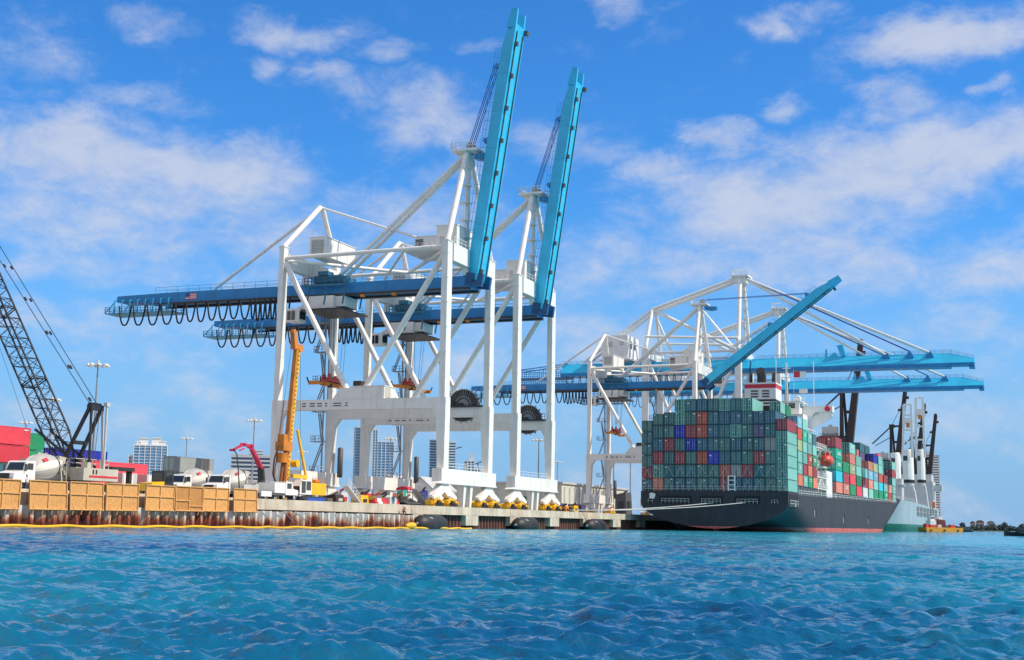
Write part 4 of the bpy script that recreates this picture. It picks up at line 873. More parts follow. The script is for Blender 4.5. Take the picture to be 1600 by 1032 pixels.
def container(col, x, y, z, L, H, label, group, doors=True, rotz=0, marking=None):
    key = (L, H, col)
    if key not in _md:
        b, ds = cont_mesh(L, H); bo = b.build('body', [CM[col], GASKET]); dl = []
        for d, r in ds:
            do = d.build('door', CM['green teal'] if col == 'seafoam' else CM[col]); ro = r.build('locking_bars', CM[col] if col in ('dark teal',) else LOCK[col]); dl.append((do.data, ro.data)); bpy.data.objects.remove(do); bpy.data.objects.remove(ro)  # seafoam doors go darker: shade and door gear put into the end colour
        _md[key] = (bo.data, dl); bpy.data.objects.remove(bo)
    bd, dl = _md[key]
    t = thing('shipping_container', (x, y, z), label, 'container', group); t.rotation_euler = (0, 0, rotz); del t['_o']
    o = bpy.data.objects.new('body', bd); C.objects.link(o); o.parent = t
    if doors:
        for d, r in dl:
            o2 = bpy.data.objects.new('door', d); C.objects.link(o2); o2.parent = t
            o3 = bpy.data.objects.new('locking_bars', r); C.objects.link(o3); o3.parent = o2
    if marking:
        y0, y1 = L * random.uniform(.25, .42), L * random.uniform(.6, .78); z0 = H * random.uniform(.38, .5)
        for i in range(marking):
            mk = MB(); yy = y0
            while yy < y1: q = random.uniform(.25, .7); mk.box(1.222, 1.236, yy, min(yy + q, y1), z0 + i * .45, z0 + i * .45 + random.uniform(.24, .34)); yy += q + .14
            oo = mk.build('side_lettering', WHITE2); oo.parent = t
    if doors and random.random() < .45:
        mk = MB(); q = random.choice((-.85, -.8, .35, .5)); zz = H * random.uniform(.55, .82); mk.box(q, q + random.uniform(.25, .5), -.045, -.038, zz, zz + random.uniform(.14, .3)); oo = mk.build('door_label', WHITE2); oo.parent = t
    if random.random() < .8:
        mk = MB(); zz = H - .62; mk.box(1.222, 1.236, L - 1.5, L - .5, zz, zz + .18); oo = mk.build('number_plate', WHITE2); oo.parent = t
    return t
LOCK = {n: mat(n.replace(' ', '_') + '_bar_paint', tuple(min(1, v * .9 + .20) for v in c), .5) for n, c in PAL.items()}
num = ['first', 'second', 'third', 'fourth', 'fifth', 'sixth', 'seventh', 'eighth', 'ninth', 'tenth', 'eleventh', 'twelfth', 'thirteenth']
t_, r_, m_, b_c, g_, p_, s_, d_ = 'teal', 'rust red', 'maroon', 'blue', 'grey', 'dark purple', 'seafoam', 'dark teal'
rows = {1: [t_, 'orange', t_, t_, t_, t_, t_, m_, t_, t_, t_, t_, s_], 2: [m_, s_, d_, t_, t_, t_, t_, r_, g_, m_, d_, t_, s_], 3: [t_, m_, t_, m_, t_, r_, b_c, t_, t_, t_, m_, t_, s_],
        4: [t_, t_, m_, t_, b_c, t_, t_, t_, t_, t_, t_, g_, s_], 5: [t_, t_, t_, b_c, m_, r_, t_, t_, s_, t_, p_, t_, s_], 6: [t_, t_, t_, s_, t_, r_, t_, t_, t_, t_, t_, t_, m_], 7: [None]*3 + [s_, t_, t_, t_, s_, t_, s_] + [None]*3}
G1 = 'containers stacked across the ship stern'
for tier, cols in rows.items():
    for ci, col in enumerate(cols):
        if col is None: continue
        if col == 'teal': col = random.choice(['teal', 'teal', 'blue teal', 'green teal'])
        H = 2.60 if ci in (0, 12) else (2.9 if not (tier == 6 and ci == 1) else 2.6)
        base = 8.72 if ci in (0, 12) else 8.70
        if ci in (0, 12): base = 8.72
        z = base + (tier - 1) * (2.60 if ci in (0, 12) else 2.9)
        x = SX + (ci - 6) * 2.495
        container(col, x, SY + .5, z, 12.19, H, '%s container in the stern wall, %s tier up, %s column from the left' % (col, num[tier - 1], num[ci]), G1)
# bay 0 twelfth column carries a shorter box set back on top
container(s_, SX + 5 * 2.495, SY + 6.6, 8.7 + 6 * 2.9, 6.06, 2.6, 'seafoam short container set back on top of the stern wall near its right end', G1)
G2 = 'containers stacked along the open side of the ship'
def stack(n, y, L, H, z0, cols, ci, doors=True, marks=()):
    for i, col in enumerate(cols):
        if col is None: continue
        x = SX + (ci - 6) * 2.495
        side = 'outer' if ci == 12 else {11: 'second row in', 10: 'third row in', 9: 'fourth row in', 8: 'fifth row in'}[ci]
        mk = 2 if i in marks else None
        container(col, x, y, z0 + i * H, L, H, '%s container on the ship side, %s stack from the stern, tier %s, %s' % (col, num[n], num[i], 'outermost' if ci == 12 else side), G2, doors, 0, mk)
Z1 = 10.42
se = 'seafoam'
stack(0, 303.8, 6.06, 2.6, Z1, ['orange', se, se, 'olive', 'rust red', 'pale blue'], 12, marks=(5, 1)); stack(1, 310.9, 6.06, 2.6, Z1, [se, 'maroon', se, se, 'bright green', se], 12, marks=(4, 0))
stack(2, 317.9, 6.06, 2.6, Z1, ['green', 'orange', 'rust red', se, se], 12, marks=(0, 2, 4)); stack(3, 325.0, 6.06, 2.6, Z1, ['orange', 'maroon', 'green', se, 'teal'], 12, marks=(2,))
stack(0, 303.8, 6.06, 2.6, Z1 + 10.4, [se, 'green', 'green'], 11); stack(2, 317.9, 6.06, 2.6, Z1 + 10.4, [se, se], 11)
big = [(363.3, ['salmon', 'cyan', 'bright green', 'bright green', 'maroon'], (2, 3)), (377.3, ['salmon', 'maroon', 'green'], (0,)), (391.5, ['green', 'pink red', 'olive', 'salmon', se], (2, 4)), (405.5, ['pink red', 'green', se, se], ()),
       (420.6, ['white', 'maroon', se], (2,)), (435.4, [se, 'salmon', 'pale blue', 'salmon'], (0, 1, 2)), (449.2, ['green', se, 'pale blue', 'olive', 'blue'], (2,)), (463.8, ['green', 'cyan', 'rust red', se, se], ()),
       (478.9, ['bright green', se, 'maroon'], (0, 1)), (492.6, ['rust red', 'salmon'], ()), (507.0, [se, se, se, 'maroon', se], (0, 1, 4))]
inner = {0: {11: ['maroon', 'teal', 'green', 'green', 'maroon'], 10: [None, None, None, 'green', 'maroon'], 9: [None]*4 + ['maroon']}, 1: {11: [None]*3 + ['maroon', None]}, 2: {11: [None, None, 'dark teal', 'rust red', 'dark teal'], 10: [None]*3 + ['maroon', 'dark teal']},
         3: {11: [None]*3 + [se, se], 10: [None]*4 + ['dark teal']}, 4: {11: [None]*3 + ['rust red', 'salmon'], 10: [None]*4 + ['rust red']}, 5: {11: [None, None, None, 'maroon', 'dark purple', 'dark teal'], 10: [None]*4 + ['dark purple', 'dark teal'], 9: [None]*4 + ['dark purple', se]},
         6: {11: [None]*3 + ['rust red', 'dark purple', 'dark teal'], 10: [None]*4 + ['blue', se], 9: [None]*5 + ['salmon']}, 7: {11: [None]*3 + [se, se]}, 8: {11: [None]*3 + ['dark teal', 'dark teal']}, 9: {11: [None, None, 'dark teal', 'dark teal', 'dark teal'], 10: [None]*3 + ['dark teal', 'pink red']}, 10: {11: [None, None, 'dark teal', 'dark teal', 'dark teal'], 10: [None]*4 + ['dark teal', 'pink red']}}
for i, (y, cols, mk) in enumerate(big):
    dz = .06 * i; H = 2.97 if i < 5 else 2.9
    stack(i + 4 if i < 9 else 12 - 0 if i == 9 else 12, y, 12.19, H, Z1 + dz, cols, 12, True, mk) if i < 9 else None
    if i >= 9:
        for q, col in enumerate(cols): container(col, SX + 6 * 2.495, y, Z1 + dz + q * H, 12.19, H, '%s container near the ship bow, %s, tier %s, outermost' % (col, 'last stack' if i == 10 else 'low stack before the last', num[q]), G2, True, 0, 2 if q in mk else None)
    for ci, cl in inner.get(i, {}).items():
        for q, col in enumerate(cl):
            if col is None: continue
            container(col, SX + (ci - 6) * 2.495, y, Z1 + dz + q * H, 12.19, H, '%s container, %s stack forward of the ship superstructure, %s tier, %s row inboard' % (col, num[i], num[q], {11: 'second', 10: 'third', 9: 'fourth'}[ci]), G2)
container('orange', SX + 5.2 * 2.495, 520.4, 10.9, 12.19, 2.6, 'low orange container at the very front of the container ship', G2)
# lashing rods across the two lowest tiers of the stern wall
ROD = mat('pale_lashing_rod', (.50, .52, .52), .5)
for ci in range(13):
    for tier in (1, 2):
        H = 2.6 if ci in (0, 12) else 2.9; z = 8.72 + (tier - 1) * H; x = SX + (ci - 6) * 2.495; k = MB()
        for a, b in ((-1.05, .45), (1.05, -.45)): k.beam((x + a, SY + .40, z + .1), (x + b, SY + .44, z + H - .15), .055, .055)
        tag(k.build('lashing_rods', ROD, ship))
k = MB()
for x in (-63.4, -62.0): k.box(x, x + .25, 289.9, 290.2, 8.7, 12.0)
for z in (8.9, 9.9, 10.9, 11.8): k.box(-63.15, -61.99, 289.95, 290.15, z, z + .18)
k.build('stern_ladder', SHIPWHITE, ship)
k = MB(); k.rail((-82.5, 290.15, 8.62), (-51, 290.15, 8.62), 1.0, 1.3, .04); k.build('stern_railing', GREYW, ship)
k = MB(); k.tube((-64.4, 290.1, 8.6), (-64.4, 290.1, 13), .06, 6); k.build('flagstaff', SHIPWHITE, ship)
# ------------------------------------------------------------------ far dark luffing cranes behind the ship
def dark_crane(x, y, label, first=None, s=1.0):
    if first is not None:
        c = copy_tree(first); c.location = (x, y, ZD); c['label'] = label; return c
    root = thing('harbour_crane', (x, y, ZD), label, 'harbour crane', 'dark harbour cranes on the far quay')
    def bp(name, *a, m=BROWN, **kw):
        k = MB(); k.beam(*a, **kw); return k.build(name, m, root)
    k = MB(); k.beam((x - 4, y, 10), (x - 4, y, 46), 5, 5, 0, (0, 1, 0), 3.4, 3.4); k.box(x - 7.5, x - .5, y - 3.5, y + 3.5, 5, 10)
    for a in (-7, -1):
        for b in (-3, 3): k.box(x + a - .5, x + a + .5, y + b - .5, y + b + .5, ZD, 5)
    k.build('tower', BROWN, root)
    k = MB(); k.box(x - 13.5, x + .5, y - 3.6, y + 3.6, 46.2, 52); k.box(x - 14, x + 1, y - 4, y + 4, 52, 52.3); k.rail((x - 14, y - 4, 52.3), (x + 1, y - 4, 52.3), 1.2, 1.5, .08); k.build('slewing_platform', DARK, root)
    k = MB(); k.box(x - 12.5, x - 4.0, y - 3, y + 3, 52.31, 57.5); k.box(x - 9, x - 7, y - 2, y + 2, 57.5, 58.6); k.build('machinery_house', GREYW, root)
    bp('mast', (x - 1.8, y - 1.2, 52), (x - 1.6, y - 1.0, 77), 2.2, 2.2, w2=1.6, h2=1.6); bp('mast', (x + 1.0, y + 1.2, 47), (x - .6, y + 1.0, 77), 1.8, 1.8, w2=1.2, h2=1.2)
    k = MB(); k.box(x - 2.8, x + 1.0, y - 1.6, y + 1.6, 76.5, 79); k.beam((x, y, 77.5), (x + 4.6, y, 77.8), 1.3, 1.4); k.build('mast_head', BROWN, root)
    bp('back_strut', (x - 2, y, 77), (x - 15.5, y, 64.5), .9, .9); bp('back_strut', (x - 13.5, y, 63), (x - 1, y, 70), .5, .5)
    k = MB(); k.beam((x + 1.6, y, 44), (x + 9.4, y, 104), 4.2, 5.2, 0, (0, 1, 0), 2.8, 3.6); k.prism([(x + 7.6, y - 1, 103.9), (x + 11.0, y - 1, 103.9), (x + 10.6, y - 1, 106.5), (x + 8.6, y - 1, 107)], (0, 2, 0))
    for f in (.35, .75): k.box(x + 1.6 + 7.8*f - 3.6, x + 1.6 + 7.8*f - 1.6, y - 1.2, y + 1.2, 44 + 60*f, 44 + 60*f + 1.6)
    k.box(x + 10, x + 12, y - .6, y + .6, 98, 100); k.build('boom', BROWN, root)
    for d in (-.6, .6):
        k = MB(); k.tube((x - .5, y + d, 79), (x + 6.0, y + d, 92), .12, 5); k.build('luffing_rope', DARK, root)
    return root
d1 = dark_crane(-101.5, 770, 'dark brown harbour crane with tall boom rising just right of the ship bridge')
for x, y, lb in ((-102.5, 1045, 'dark crane boom rising past the ship bow, left of the white jibs'), (-99.5, 1180, 'dark crane mostly hidden behind the white ship crane jibs'), (-98, 1290, 'dark crane boom just right of the white jibs, before the pale tower')):
    dark_crane(x, y, lb, d1)
# ------------------------------------------------------------------ second, grey ship
G2H = hull_mat('blue_grey_hull_paint', (.30, .38, .42), (.010, .12, .075), 3.3)
def zdk2(Y): return 13.2 if Y < 640 else 13.2 - (Y - 640) * .006
def zb2(Y): return -2.0
def hb2(Y, z):
    b = 14.0; zz = max(0, min(20, z)) / 20; s0, e0 = 604 - 14 * zz, 566 - 17 * zz
    t = (s0 - Y) / (s0 - e0)
    if t > 0: b *= max(0, 1 - min(1, t) ** 1.9)
    if z < 2: b *= .93 + .035 * max(0, z)
    return max(.02, b)
s2 = thing('cargo_ship', (-68, 560, 0), 'blue grey heavy lift cargo ship with green waterline beyond the container ship', 'cargo ship')
st2 = [549 + i * 2.2 for i in range(29)] + [612.1, 613, 616] + [630 + i * 20 for i in range(9)]
h2 = loft_hull(-68, 14, st2, zdk2, zb2, hb2, 16).build('hull', G2H, s2)
for a in range(7):
    k = MB(); k.box(-53.98, -53.93, 648 + a * 19, 663 + a * 19, 7.2, 11.6); so_ = k.build('side_opening', GREYD, h2)
    k = MB()
    for q in range(5): k.box(-53.90, -53.8, 649 + a * 19 + q * 2.9, 649.5 + a * 19 + q * 2.9, 7.2, 11.6)
    k.box(-53.9, -53.8, 648.6 + a * 19, 662 + a * 19, 9.2, 9.4); k.build('bulwark_stay', GREYW, so_)
k = MB(); k.rail((-60, 556, 13.2), (-54.2, 590, 13.2), 1.2, 1.6, .06); k.rail((-54.2, 590, 13.2), (-54.1, 636, 13.2), 1.2, 1.6, .06); k.box(-72, -60, 570, 600, 13.2, 14.8); k.build('forecastle_fittings', GREYW, s2)
k = MB(); k.box(-80.5, -58.5, 628, 638, 13.2, 23.5); k.box(-79, -61, 629, 637, 23.5, 27); k.box(-81.2, -57.6, 627, 638, 20.6, 20.9); o = k.build('forward_deckhouse', GREYW, s2)
k = MB()
for z in (15.5, 18.2, 24.2):
    for x in np.arange(-78, -60, 2.6): k.box(x, x + 1.4, 627.94 if z < 24 else 628.94, 627.99 if z < 24 else 628.99, z, z + 1.3)
k.build('window', GLASS, o)
k = MB(); k.box(-80.5, -55.0, 765, 785, 11.5, 27); k.box(-54.99, -50.5, 768, 776, 22, 25); k.box(-80, -56, 770, 786, 27, 31); k.build('aft_deckhouse', GREYW, s2)
k = MB(); k.box(-53.9, -52.6, 742, 748, 12.4, 15.6); k.build('rescue_boat', mat('rescue_orange', (.75, .16, .05), .5), s2)
def ship_crane(x, y, zr, hz, jh, label, jib_lean=0.0, w=2.4):
    t = thing('deck_crane', (x, y, 12), label, 'deck crane', 'white deck cranes of the grey ship')
    k = MB(); k.prism([(x - w - .3, y - 2.9, 7.5), (x + w + 1.8, y - 2.9, 7.5), (x + w + .3, y - 2.9, zr - 5), (x + 1.9, y - 2.9, zr - 2.2), (x - 1.9, y - 2.9, zr - 2.2), (x - w - .3, y - 2.9, zr - 5)], (0, 5.8, 0)); k.tube((x, y, zr - 2.2), (x, y, zr - .8), w, 18); k.build('pedestal', GREYW, t)
    k = MB(); k.tube((x, y, zr - .79), (x, y, zr + .6), w + .25, 18); k.build('slewing_ring', BLACK, t)
    k = MB(); z0 = zr + .61; k.lathe([(0, w), (hz * .9, w * .96), (hz, w * .75)], (x, y, z0), (0, 0, 1), 18); k.box(x - w * .96, x + w * .1, y - w - 1.0, y - w * .5, z0 + .2, z0 + hz * .98); hs_ = k.build('crane_house', SHIPWHITE, t)
    k = MB(); k.box(x - w * .8, x - .1, y - w - 1.06, y - w - 1.01, z0 + hz * .62, z0 + hz * .78); k.build('window', GLASS, hs_)
    if jh:
        k = MB(); zt = z0 + hz + jh; za = z0 + hz * .72
        for s in (-1, 1): k.beam((x + s * 2.2, y - 3.0, za), (x + jib_lean + s * 1.75, y - 3.6, zt), 1.15, 1.2)
        for f in (.30, .52, .70, .80, 1.0):
            z = za + (zt - za) * f; xx = x + jib_lean * f; ww = 2.2 - .4 * f; k.box(xx - ww, xx + ww, y - 3.7, y - 3.1, z - .45, z + .35)
        k.box(x + jib_lean - 2.0, x + jib_lean + 2.0, y - 4.0, y - 2.8, zt - 9.5, zt - 6.6); k.build('jib', SHIPWHITE, t)
        k = MB(); k.box(x + jib_lean - .8, x + jib_lean + .8, y - 4.6, y - 3.6, zt - 11.5, zt - 9.2); k.build('hook_block', ORANGE, t)
    return t
ship_crane(-61.0, 692, 24.6, 15, 22, 'white deck crane with broad house nearest on the grey ship, jib upright', .6, 2.6)
ship_crane(-58.6, 738, 26.2, 16, 27, 'tallest jibbed white deck crane on the grey ship, just right of the broad one', .2, 2.0)
ship_crane(-62.4, 645, 23.5, 12, 0, 'white deck crane house without raised jib, leftmost on the grey ship', 0, 2.2)
# barge and tug
bx = Vector((-36.5, 560, 0)); dx = Vector((.80, .60, 0)); dy = Vector((-.60, .80, 0))
def bpt(a, b, z): return bx + dx * a + dy * b + Vector((0, 0, z))
bg_ = thing('yellow_barge', tuple(bx), 'long yellow flat work barge moored beside the grey ship', 'barge')
k = MB(); k.prism([bpt(-9.5, -3, .15), bpt(6.0, -3, .15), bpt(6.6, -3, .8), bpt(6.6, -3, 2.0), bpt(-9.8, -3, 2.0), bpt(-9.8, -3, .8)], dy * 6); bh = k.build('hull', mat('barge_orange_yellow', (.72, .30, .03), .6, dirt=(.35, .14, .04), damt=.4), bg_)
k = MB()
for i in range(3): k.tube(bpt(-8 + i * 6, -3.15, .9), bpt(-7.4 + i * 6, -3.15, .9), .3, 8)
k.build('tyre_fender', BLACK, bh)
k = MB()
for a, w, h, m in ((-8, 1.2, 1.4, 0), (-5.5, 2.2, 1.0, 0), (-2.4, 1.6, 1.1, 1), (3.5, 2.0, 1.1, 0)): 
    for q in range(1): k.prism([bpt(a - w/2, -1, 2.005), bpt(a + w/2, -1, 2.005), bpt(a + w/2 - .2, -1, 2 + h), bpt(a - w/2, -1, 2 + h)], dy * 2, m)
k.build('deck_machinery', [RUSTRED, GREYW], bg_)
def tpt(a, b, z): return bpt(a * .62 + 5.5, b + 8, z * .92)
tg = thing('tug_boat', tuple(tpt(5, 8, 0)), 'small tug with white wheelhouse and dark hull behind the yellow barge', 'tug')
k = MB(); k.prism([tpt(-4, 6, .1), tpt(11, 6, .1), tpt(12.5, 6, 2.8), tpt(8, 6, 2.4), tpt(-4.6, 6, 2.6)], dy * 5); k.build('hull', mat('dark_red_brown_hull', (.10, .03, .025), .6), tg)
k = MB(); k.prism([tpt(-3.5, 6.8, 2.62), tpt(1.2, 6.8, 2.62), tpt(1.0, 6.8, 5.2), tpt(-3.2, 6.8, 5.2)], dy * 3.2); k.prism([tpt(-2.8, 7.2, 5.21), tpt(.6, 7.2, 5.21), tpt(.4, 7.2, 7.2), tpt(-2.6, 7.2, 7.2)], dy * 2.4); wv = k.build('wheelhouse', SHIPWHITE, tg)
k = MB()
for a in (-2.4, -1.4, -.4): k.prism([tpt(a, 7.17, 5.9), tpt(a + .75, 7.17, 5.9), tpt(a + .75, 7.17, 6.8), tpt(a, 7.17, 6.8)], dy * .02)
k.build('window', GLASS, wv)
k = MB(); k.tube(tpt(-1.2, 8.4, 7.2), tpt(-1.2, 8.4, 11.5), .09, 6); k.build('mast', GREYD, tg)
k = MB(); k.prism([tpt(2.5, 7, 2.5), tpt(8.5, 7, 2.5), tpt(8.0, 7, 5.4), tpt(3.0, 7, 5.8)], dy * 3); k.build('deck_machinery', mat('dark_maroon_paint', (.16, .03, .03), .6), tg)
k = MB(); k.prism([tpt(3.6, 7.4, 5.75), tpt(6.4, 7.4, 5.6), tpt(6.2, 7.4, 6.9), tpt(4.0, 7.4, 6.9)], dy * 2); k.build('deck_cabin', SHIPWHITE, tg)
def motor_boat(x, y, yaw, s, label, hullm):
    t = thing('motor_boat', (x, y, 0), label, 'boat'); c, sn = math.cos(yaw), math.sin(yaw)
    def P(a, b, z): return (x + (a * c - b * sn) * s, y + (a * sn + b * c) * s, z * s)
    k = MB(); vs = []
    for a, w, zl in ((-3, 1.1, .75), (0, 1.25, .8), (2, 1.0, .95), (3.4, .05, 1.25)):
        vs += [P(a, -w, zl), P(a, -w * .6, -.1), P(a, w * .6, -.1), P(a, w, zl)]
    fs = [(3, 2, 1, 0)] + [(i*4+j, i*4+(j+1) % 4, (i+1)*4+(j+1) % 4, (i+1)*4+j) for i in range(3) for j in range(4)]
    k.add(vs, fs); k.build('hull', hullm, t)
    k = MB(); vs = [P(-1.6, -.8, .8), P(.9, -.8, .85), P(.9, .8, .85), P(-1.6, .8, .8), P(-1.5, -.7, 2.0), P(.3, -.7, 2.0), P(.3, .7, 2.0), P(-1.5, .7, 2.0)]
    k.add(vs, [(0,3,2,1),(4,5,6,7),(0,1,5,4),(1,2,6,5),(2,3,7,6),(3,0,4,7)]); cb = k.build('cabin', hullm if s < 1.2 else GREYD, t)
    k = MB()
    for sd in (-1, 1): k.add([P(-1.3, sd*.80, 1.3), P(.2, sd*.80, 1.3), P(.1, sd*.74, 1.8), P(-1.2, sd*.74, 1.8)], [(0, 1, 2, 3)])
    k.build('window', GLASS, cb); k = MB(); k.tube(P(-.8, 0, 2.0), P(-.9, 0, 3.4), .04, 5); k.build('antenna', STEEL, t)
motor_boat(-4.6, 302, R(170), .95, 'small dark motor boat cut off by the right edge of the photo', mat('black_boat_hull', (.02, .02, .025), .4))
motor_boat(-46, 900, R(20), 1.5, 'dark work boat passing in front of the wooded far shore', mat('navy_boat_hull', (.03, .04, .07), .5))
# ------------------------------------------------------------------ far shore with trees and houses
SHORE = mat('far_shore_sand', (.35, .31, .24), .9)
k = MB(); k.prism([(-260, 1590, -.5), (-60, 1570, -.5), (120, 1640, -.5), (500, 1900, -.5), (500, 2400, -.5), (-300, 2300, -.5)], (0, 0, 1.6)); tag(k.build('island_ground', SHORE), kind='structure')
LEAF = mat('far_foliage', (.060, .095, .095), .8, var=.35, vscale=.12)  # bluish lift for distance, air haze put into the leaf colour
def crown(k, x, y, z, rx, rz, n, rng):
    for _ in range(n):
        d = Vector((rng.gauss(0, 1), rng.gauss(0, 1), rng.gauss(0, 1))).normalized() * (rng.random() ** .4)
        p = Vector((x + d.x * rx, y + d.y * rx, z + d.z * rz)); s = rng.uniform(.3, .7) * min(rx, 4.5) * .42
        u = Vector((rng.gauss(0, 1), rng.gauss(0, 1), rng.gauss(0, 1))).normalized(); v = u.cross(Vector((rng.gauss(0, 1), rng.gauss(0, 1), rng.gauss(0, 1)))).normalized()
        k.add([p - u*s - v*s, p + u*s - v*s*.6, p + u*s*.7 + v*s, p - u*s*.8 + v*s*.8], [(0, 1, 2, 3)])
rng = random.Random(5); k = MB()
for i in range(460):
    x = rng.uniform(-190, 60); y = 1592 + rng.uniform(0, 90) + max(0, x + 60) * .45; h = rng.uniform(4.6, 8.4) * (.8 + .25 * math.sin(x * .09))
    crown(k, x, y, 1 + h * .42, rng.uniform(4.5, 8.5), h * .5, 64, rng)
tag(k.build('wood', LEAF), 'dark green wood along the far low shore on the right', 'wood', kind='stuff')
BARK = mat('tree_bark', (.12, .09, .06), .9)
for x, y, h, lb in ((-84, 1590, 9.5, 'taller round tree at the left part of the far wooded shore'), (-40, 1596, 10.5, 'tall dark tree right of the pale houses on the far shore'), (-22, 1604, 9.0, 'round tree near the right edge on the far shore')):
    t = thing('tree', (x, y, 1.1), lb, 'tree', 'taller trees on the far shore')
    k = MB(); k.tube((x, y, 1.0), (x + .2, y, h * .6), .35, 7, .2)
    for a in range(4): k.tube((x + .1, y, h * .45), (x + 1.6 * math.cos(a * 1.7), y + 1.6 * math.sin(a * 1.7), h * .75), .14, 5, .06)
    k.build('trunk', BARK, t); k = MB(); crown(k, x, y, h * .72, 3.4, h * .30, 150, rng); k.build('crown', LEAF, t)
def villa(x, y, w, h, roof, label):
    t = thing('villa', (x, y, 1.1), label, 'house', 'houses on the far shore')
    k = MB(); k.box(x - w/2, x + w/2, y, y + 8, 1.1, 1.1 + h); wl_ = k.build('wall', mat('villa_wall', (.60, .55, .50), .8), t)
    k = MB()
    for i in range(4): a = x - w/2 + w * (i + .25) / 4; k.box(a, a + w / 9, y - .06, y - .01, 1.1 + h * .55, 1.1 + h * .8)
    k.build('window', GLASS, wl_)
    k = MB(); k.prism([(x - w/2 - .6, y - .6, 1.1 + h), (x + w/2 + .6, y - .6, 1.1 + h), (x + w/4, y - .6, 1.1 + h + 2.3), (x - w/4, y - .6, 1.1 + h + 2.3)], (0, 9.2, 0)); k.build('roof', roof, t)
ROOFT = mat('terracotta_roof', (.30, .14, .09), .8); ROOFG = mat('grey_roof', (.30, .29, .29), .8)
villa(-68, 1650, 9, 9.4, ROOFT, 'villa with reddish roof rising above the far shore trees'); villa(-56.5, 1655, 8, 8.8, ROOFG, 'pale villa with grey roof just right of the reddish roofed one'); villa(-76, 1648, 5, 8.2, ROOFT, 'small low house left of the reddish roofed villa')
# ------------------------------------------------------------------ city towers
GL = mat('blue_tower_glass', (.10, .26, .45), .3, spec=.4, var=.12, vscale=.08); GLD = mat('dark_tower_glass', (.065, .13, .22), .3, spec=.4, var=.12, vscale=.08)  # dark glass made paler, distance haze put into its colour
SLAB = mat('pale_tower_concrete', (.72, .72, .70), .8, var=.05); SLABG = mat('grey_tower_concrete', (.50, .52, .53), .8, var=.05)
def tower(name, label, x, y, w, d, h, yaw, glass=GL, slab=SLAB, fl=3.4, over=.9, fins=0, steps=(), crownf=None, slabh=.9, finw=1.2):
    """x,y = near left corner region centre; w along local x, d along local y"""
    t = thing(name, (x, y, 2), label, 'tower block', 'city towers beyond the terminal'); t.rotation_euler = (0, 0, yaw); t['_o'] = [0, 0, 0]
    vols = [(-w/2, w/2, -d/2, d/2, h)] + list(steps)
    k = MB()
    for i, (a, b, c, e, H) in enumerate(vols): k.box(a, b, c, e, -1, H - 2)
    o = k.build('facade', glass, t)
    k = MB()
    for a, b, c, e, H in vols:
        z = 3.0
        while z < H - 2: k.box(a - over, b + over, c - over, e + over, z, z + slabh); z += fl
        k.box(a - over, b + over, c - over, e + over, H - 2, H - .6)
    k.build('balcony_slabs', slab, t)
    if fins:
        k = MB()
        for a, b, c, e, H in vols:
            nf = max(2, int((b - a) / fins))
            for i in range(nf + 1):
                xx = a + (b - a) * i / nf
                k.box(xx - finw/2, xx + finw/2, c - over - .25, c + .1, -1, H - 1.2); k.box(xx - finw/2, xx + finw/2, e - .1, e + over + .25, -1, H - 1.2)
            nf = max(2, int((e - c) / fins))
            for i in range(nf + 1):
                yy = c + (e - c) * i / nf
                k.box(a - over - .25, a + .1, yy - finw/2, yy + finw/2, -1, H - 1.2); k.box(b - .1, b + over + .25, yy - finw/2, yy + finw/2, -1, H - 1.2)
        k.build('vertical_bands', slab, t)
    if crownf:
        k = MB(); crownf(k, w, d, h); k.build('roof_crown', slab, t)
    return t
def cr1(k, w, d, h):
    for a, b, z in ((-.34, -.08, 7), (.02, .30, 7.5), (-.44, -.3, 3), (.3, .45, 4)):
        k.box(a * w, b * w, -d * .3, d * .3, h - .6, h - .6 + z); k.box(a * w - .6, b * w + .6, -d * .33, d * .33, h - .6 + z, h + .3 + z)
AV = R(20)
tower('condominium_tower', 'wide stepped condominium tower with many pale bay columns, left behind the grey containers', -930, 1260, 36, 26, 80, R(36), GL, SLAB, 3.3, .4, 5.6, ((-23, -17.01, -11, 11, 68), (17.01, 23, -11, 11, 66)), cr1, .5, .7)
tower('office_tower', 'white banded office block half hidden behind the right end of the grey containers', -838, 1200, 14, 14, 62, R(34), GLD, SLAB, 3.6, 1.2, 0, (), None, 1.5)
tower('office_tower', 'low striped blue and white office block behind the red pump boom', -709, 1128, 46, 26, 61, R(32), GLD, SLABG, 3.9, .8, 0, ((-6, 6, -6, 6, 66),), None, 1.7)
tower('glass_tower', 'narrow blue glass tower between the near crane legs, left of the pale tower', -801, 1516, 13.5, 22, 117, R(28), GL, SLABG, 3.6, 1.1, 6, (), None, .5, .5)
tower('condominium_tower', 'pale condominium tower with vertical window bands behind the second crane leg', -752, 1490, 20, 20, 97, R(27), GL, SLAB, 3.3, .4, 4.4, ((-16, -10.01, -10, 8, 112),), None, .55, .8)
tower('glass_tower', 'slim dark blue tower with balcony edges behind the crane sill beam', -738, 1600, 8.5, 20, 106, R(25), GLD, SLABG, 3.5, 1.3, 0, (), None, .6)
tower('condominium_tower', 'white tower with horizontal balconies just right of the near crane leg', -717, 1606, 14, 18, 104, R(25), GLD, SLAB, 3.5, .9, 0, ((-7.8, -7.01, -8, 8, 105),), None, 1.5)
t4 = tower('condominium_tower', 'unfinished tower with roof cranes right of the white balcony tower', -716, 1668, 14, 16, 82, R(24), GLD, SLAB, 3.5, .6, 4.5, ((7.01, 15, -7, 7, 72), (1, 5, -3, 3, 92)), None, 1.2, 1.5)
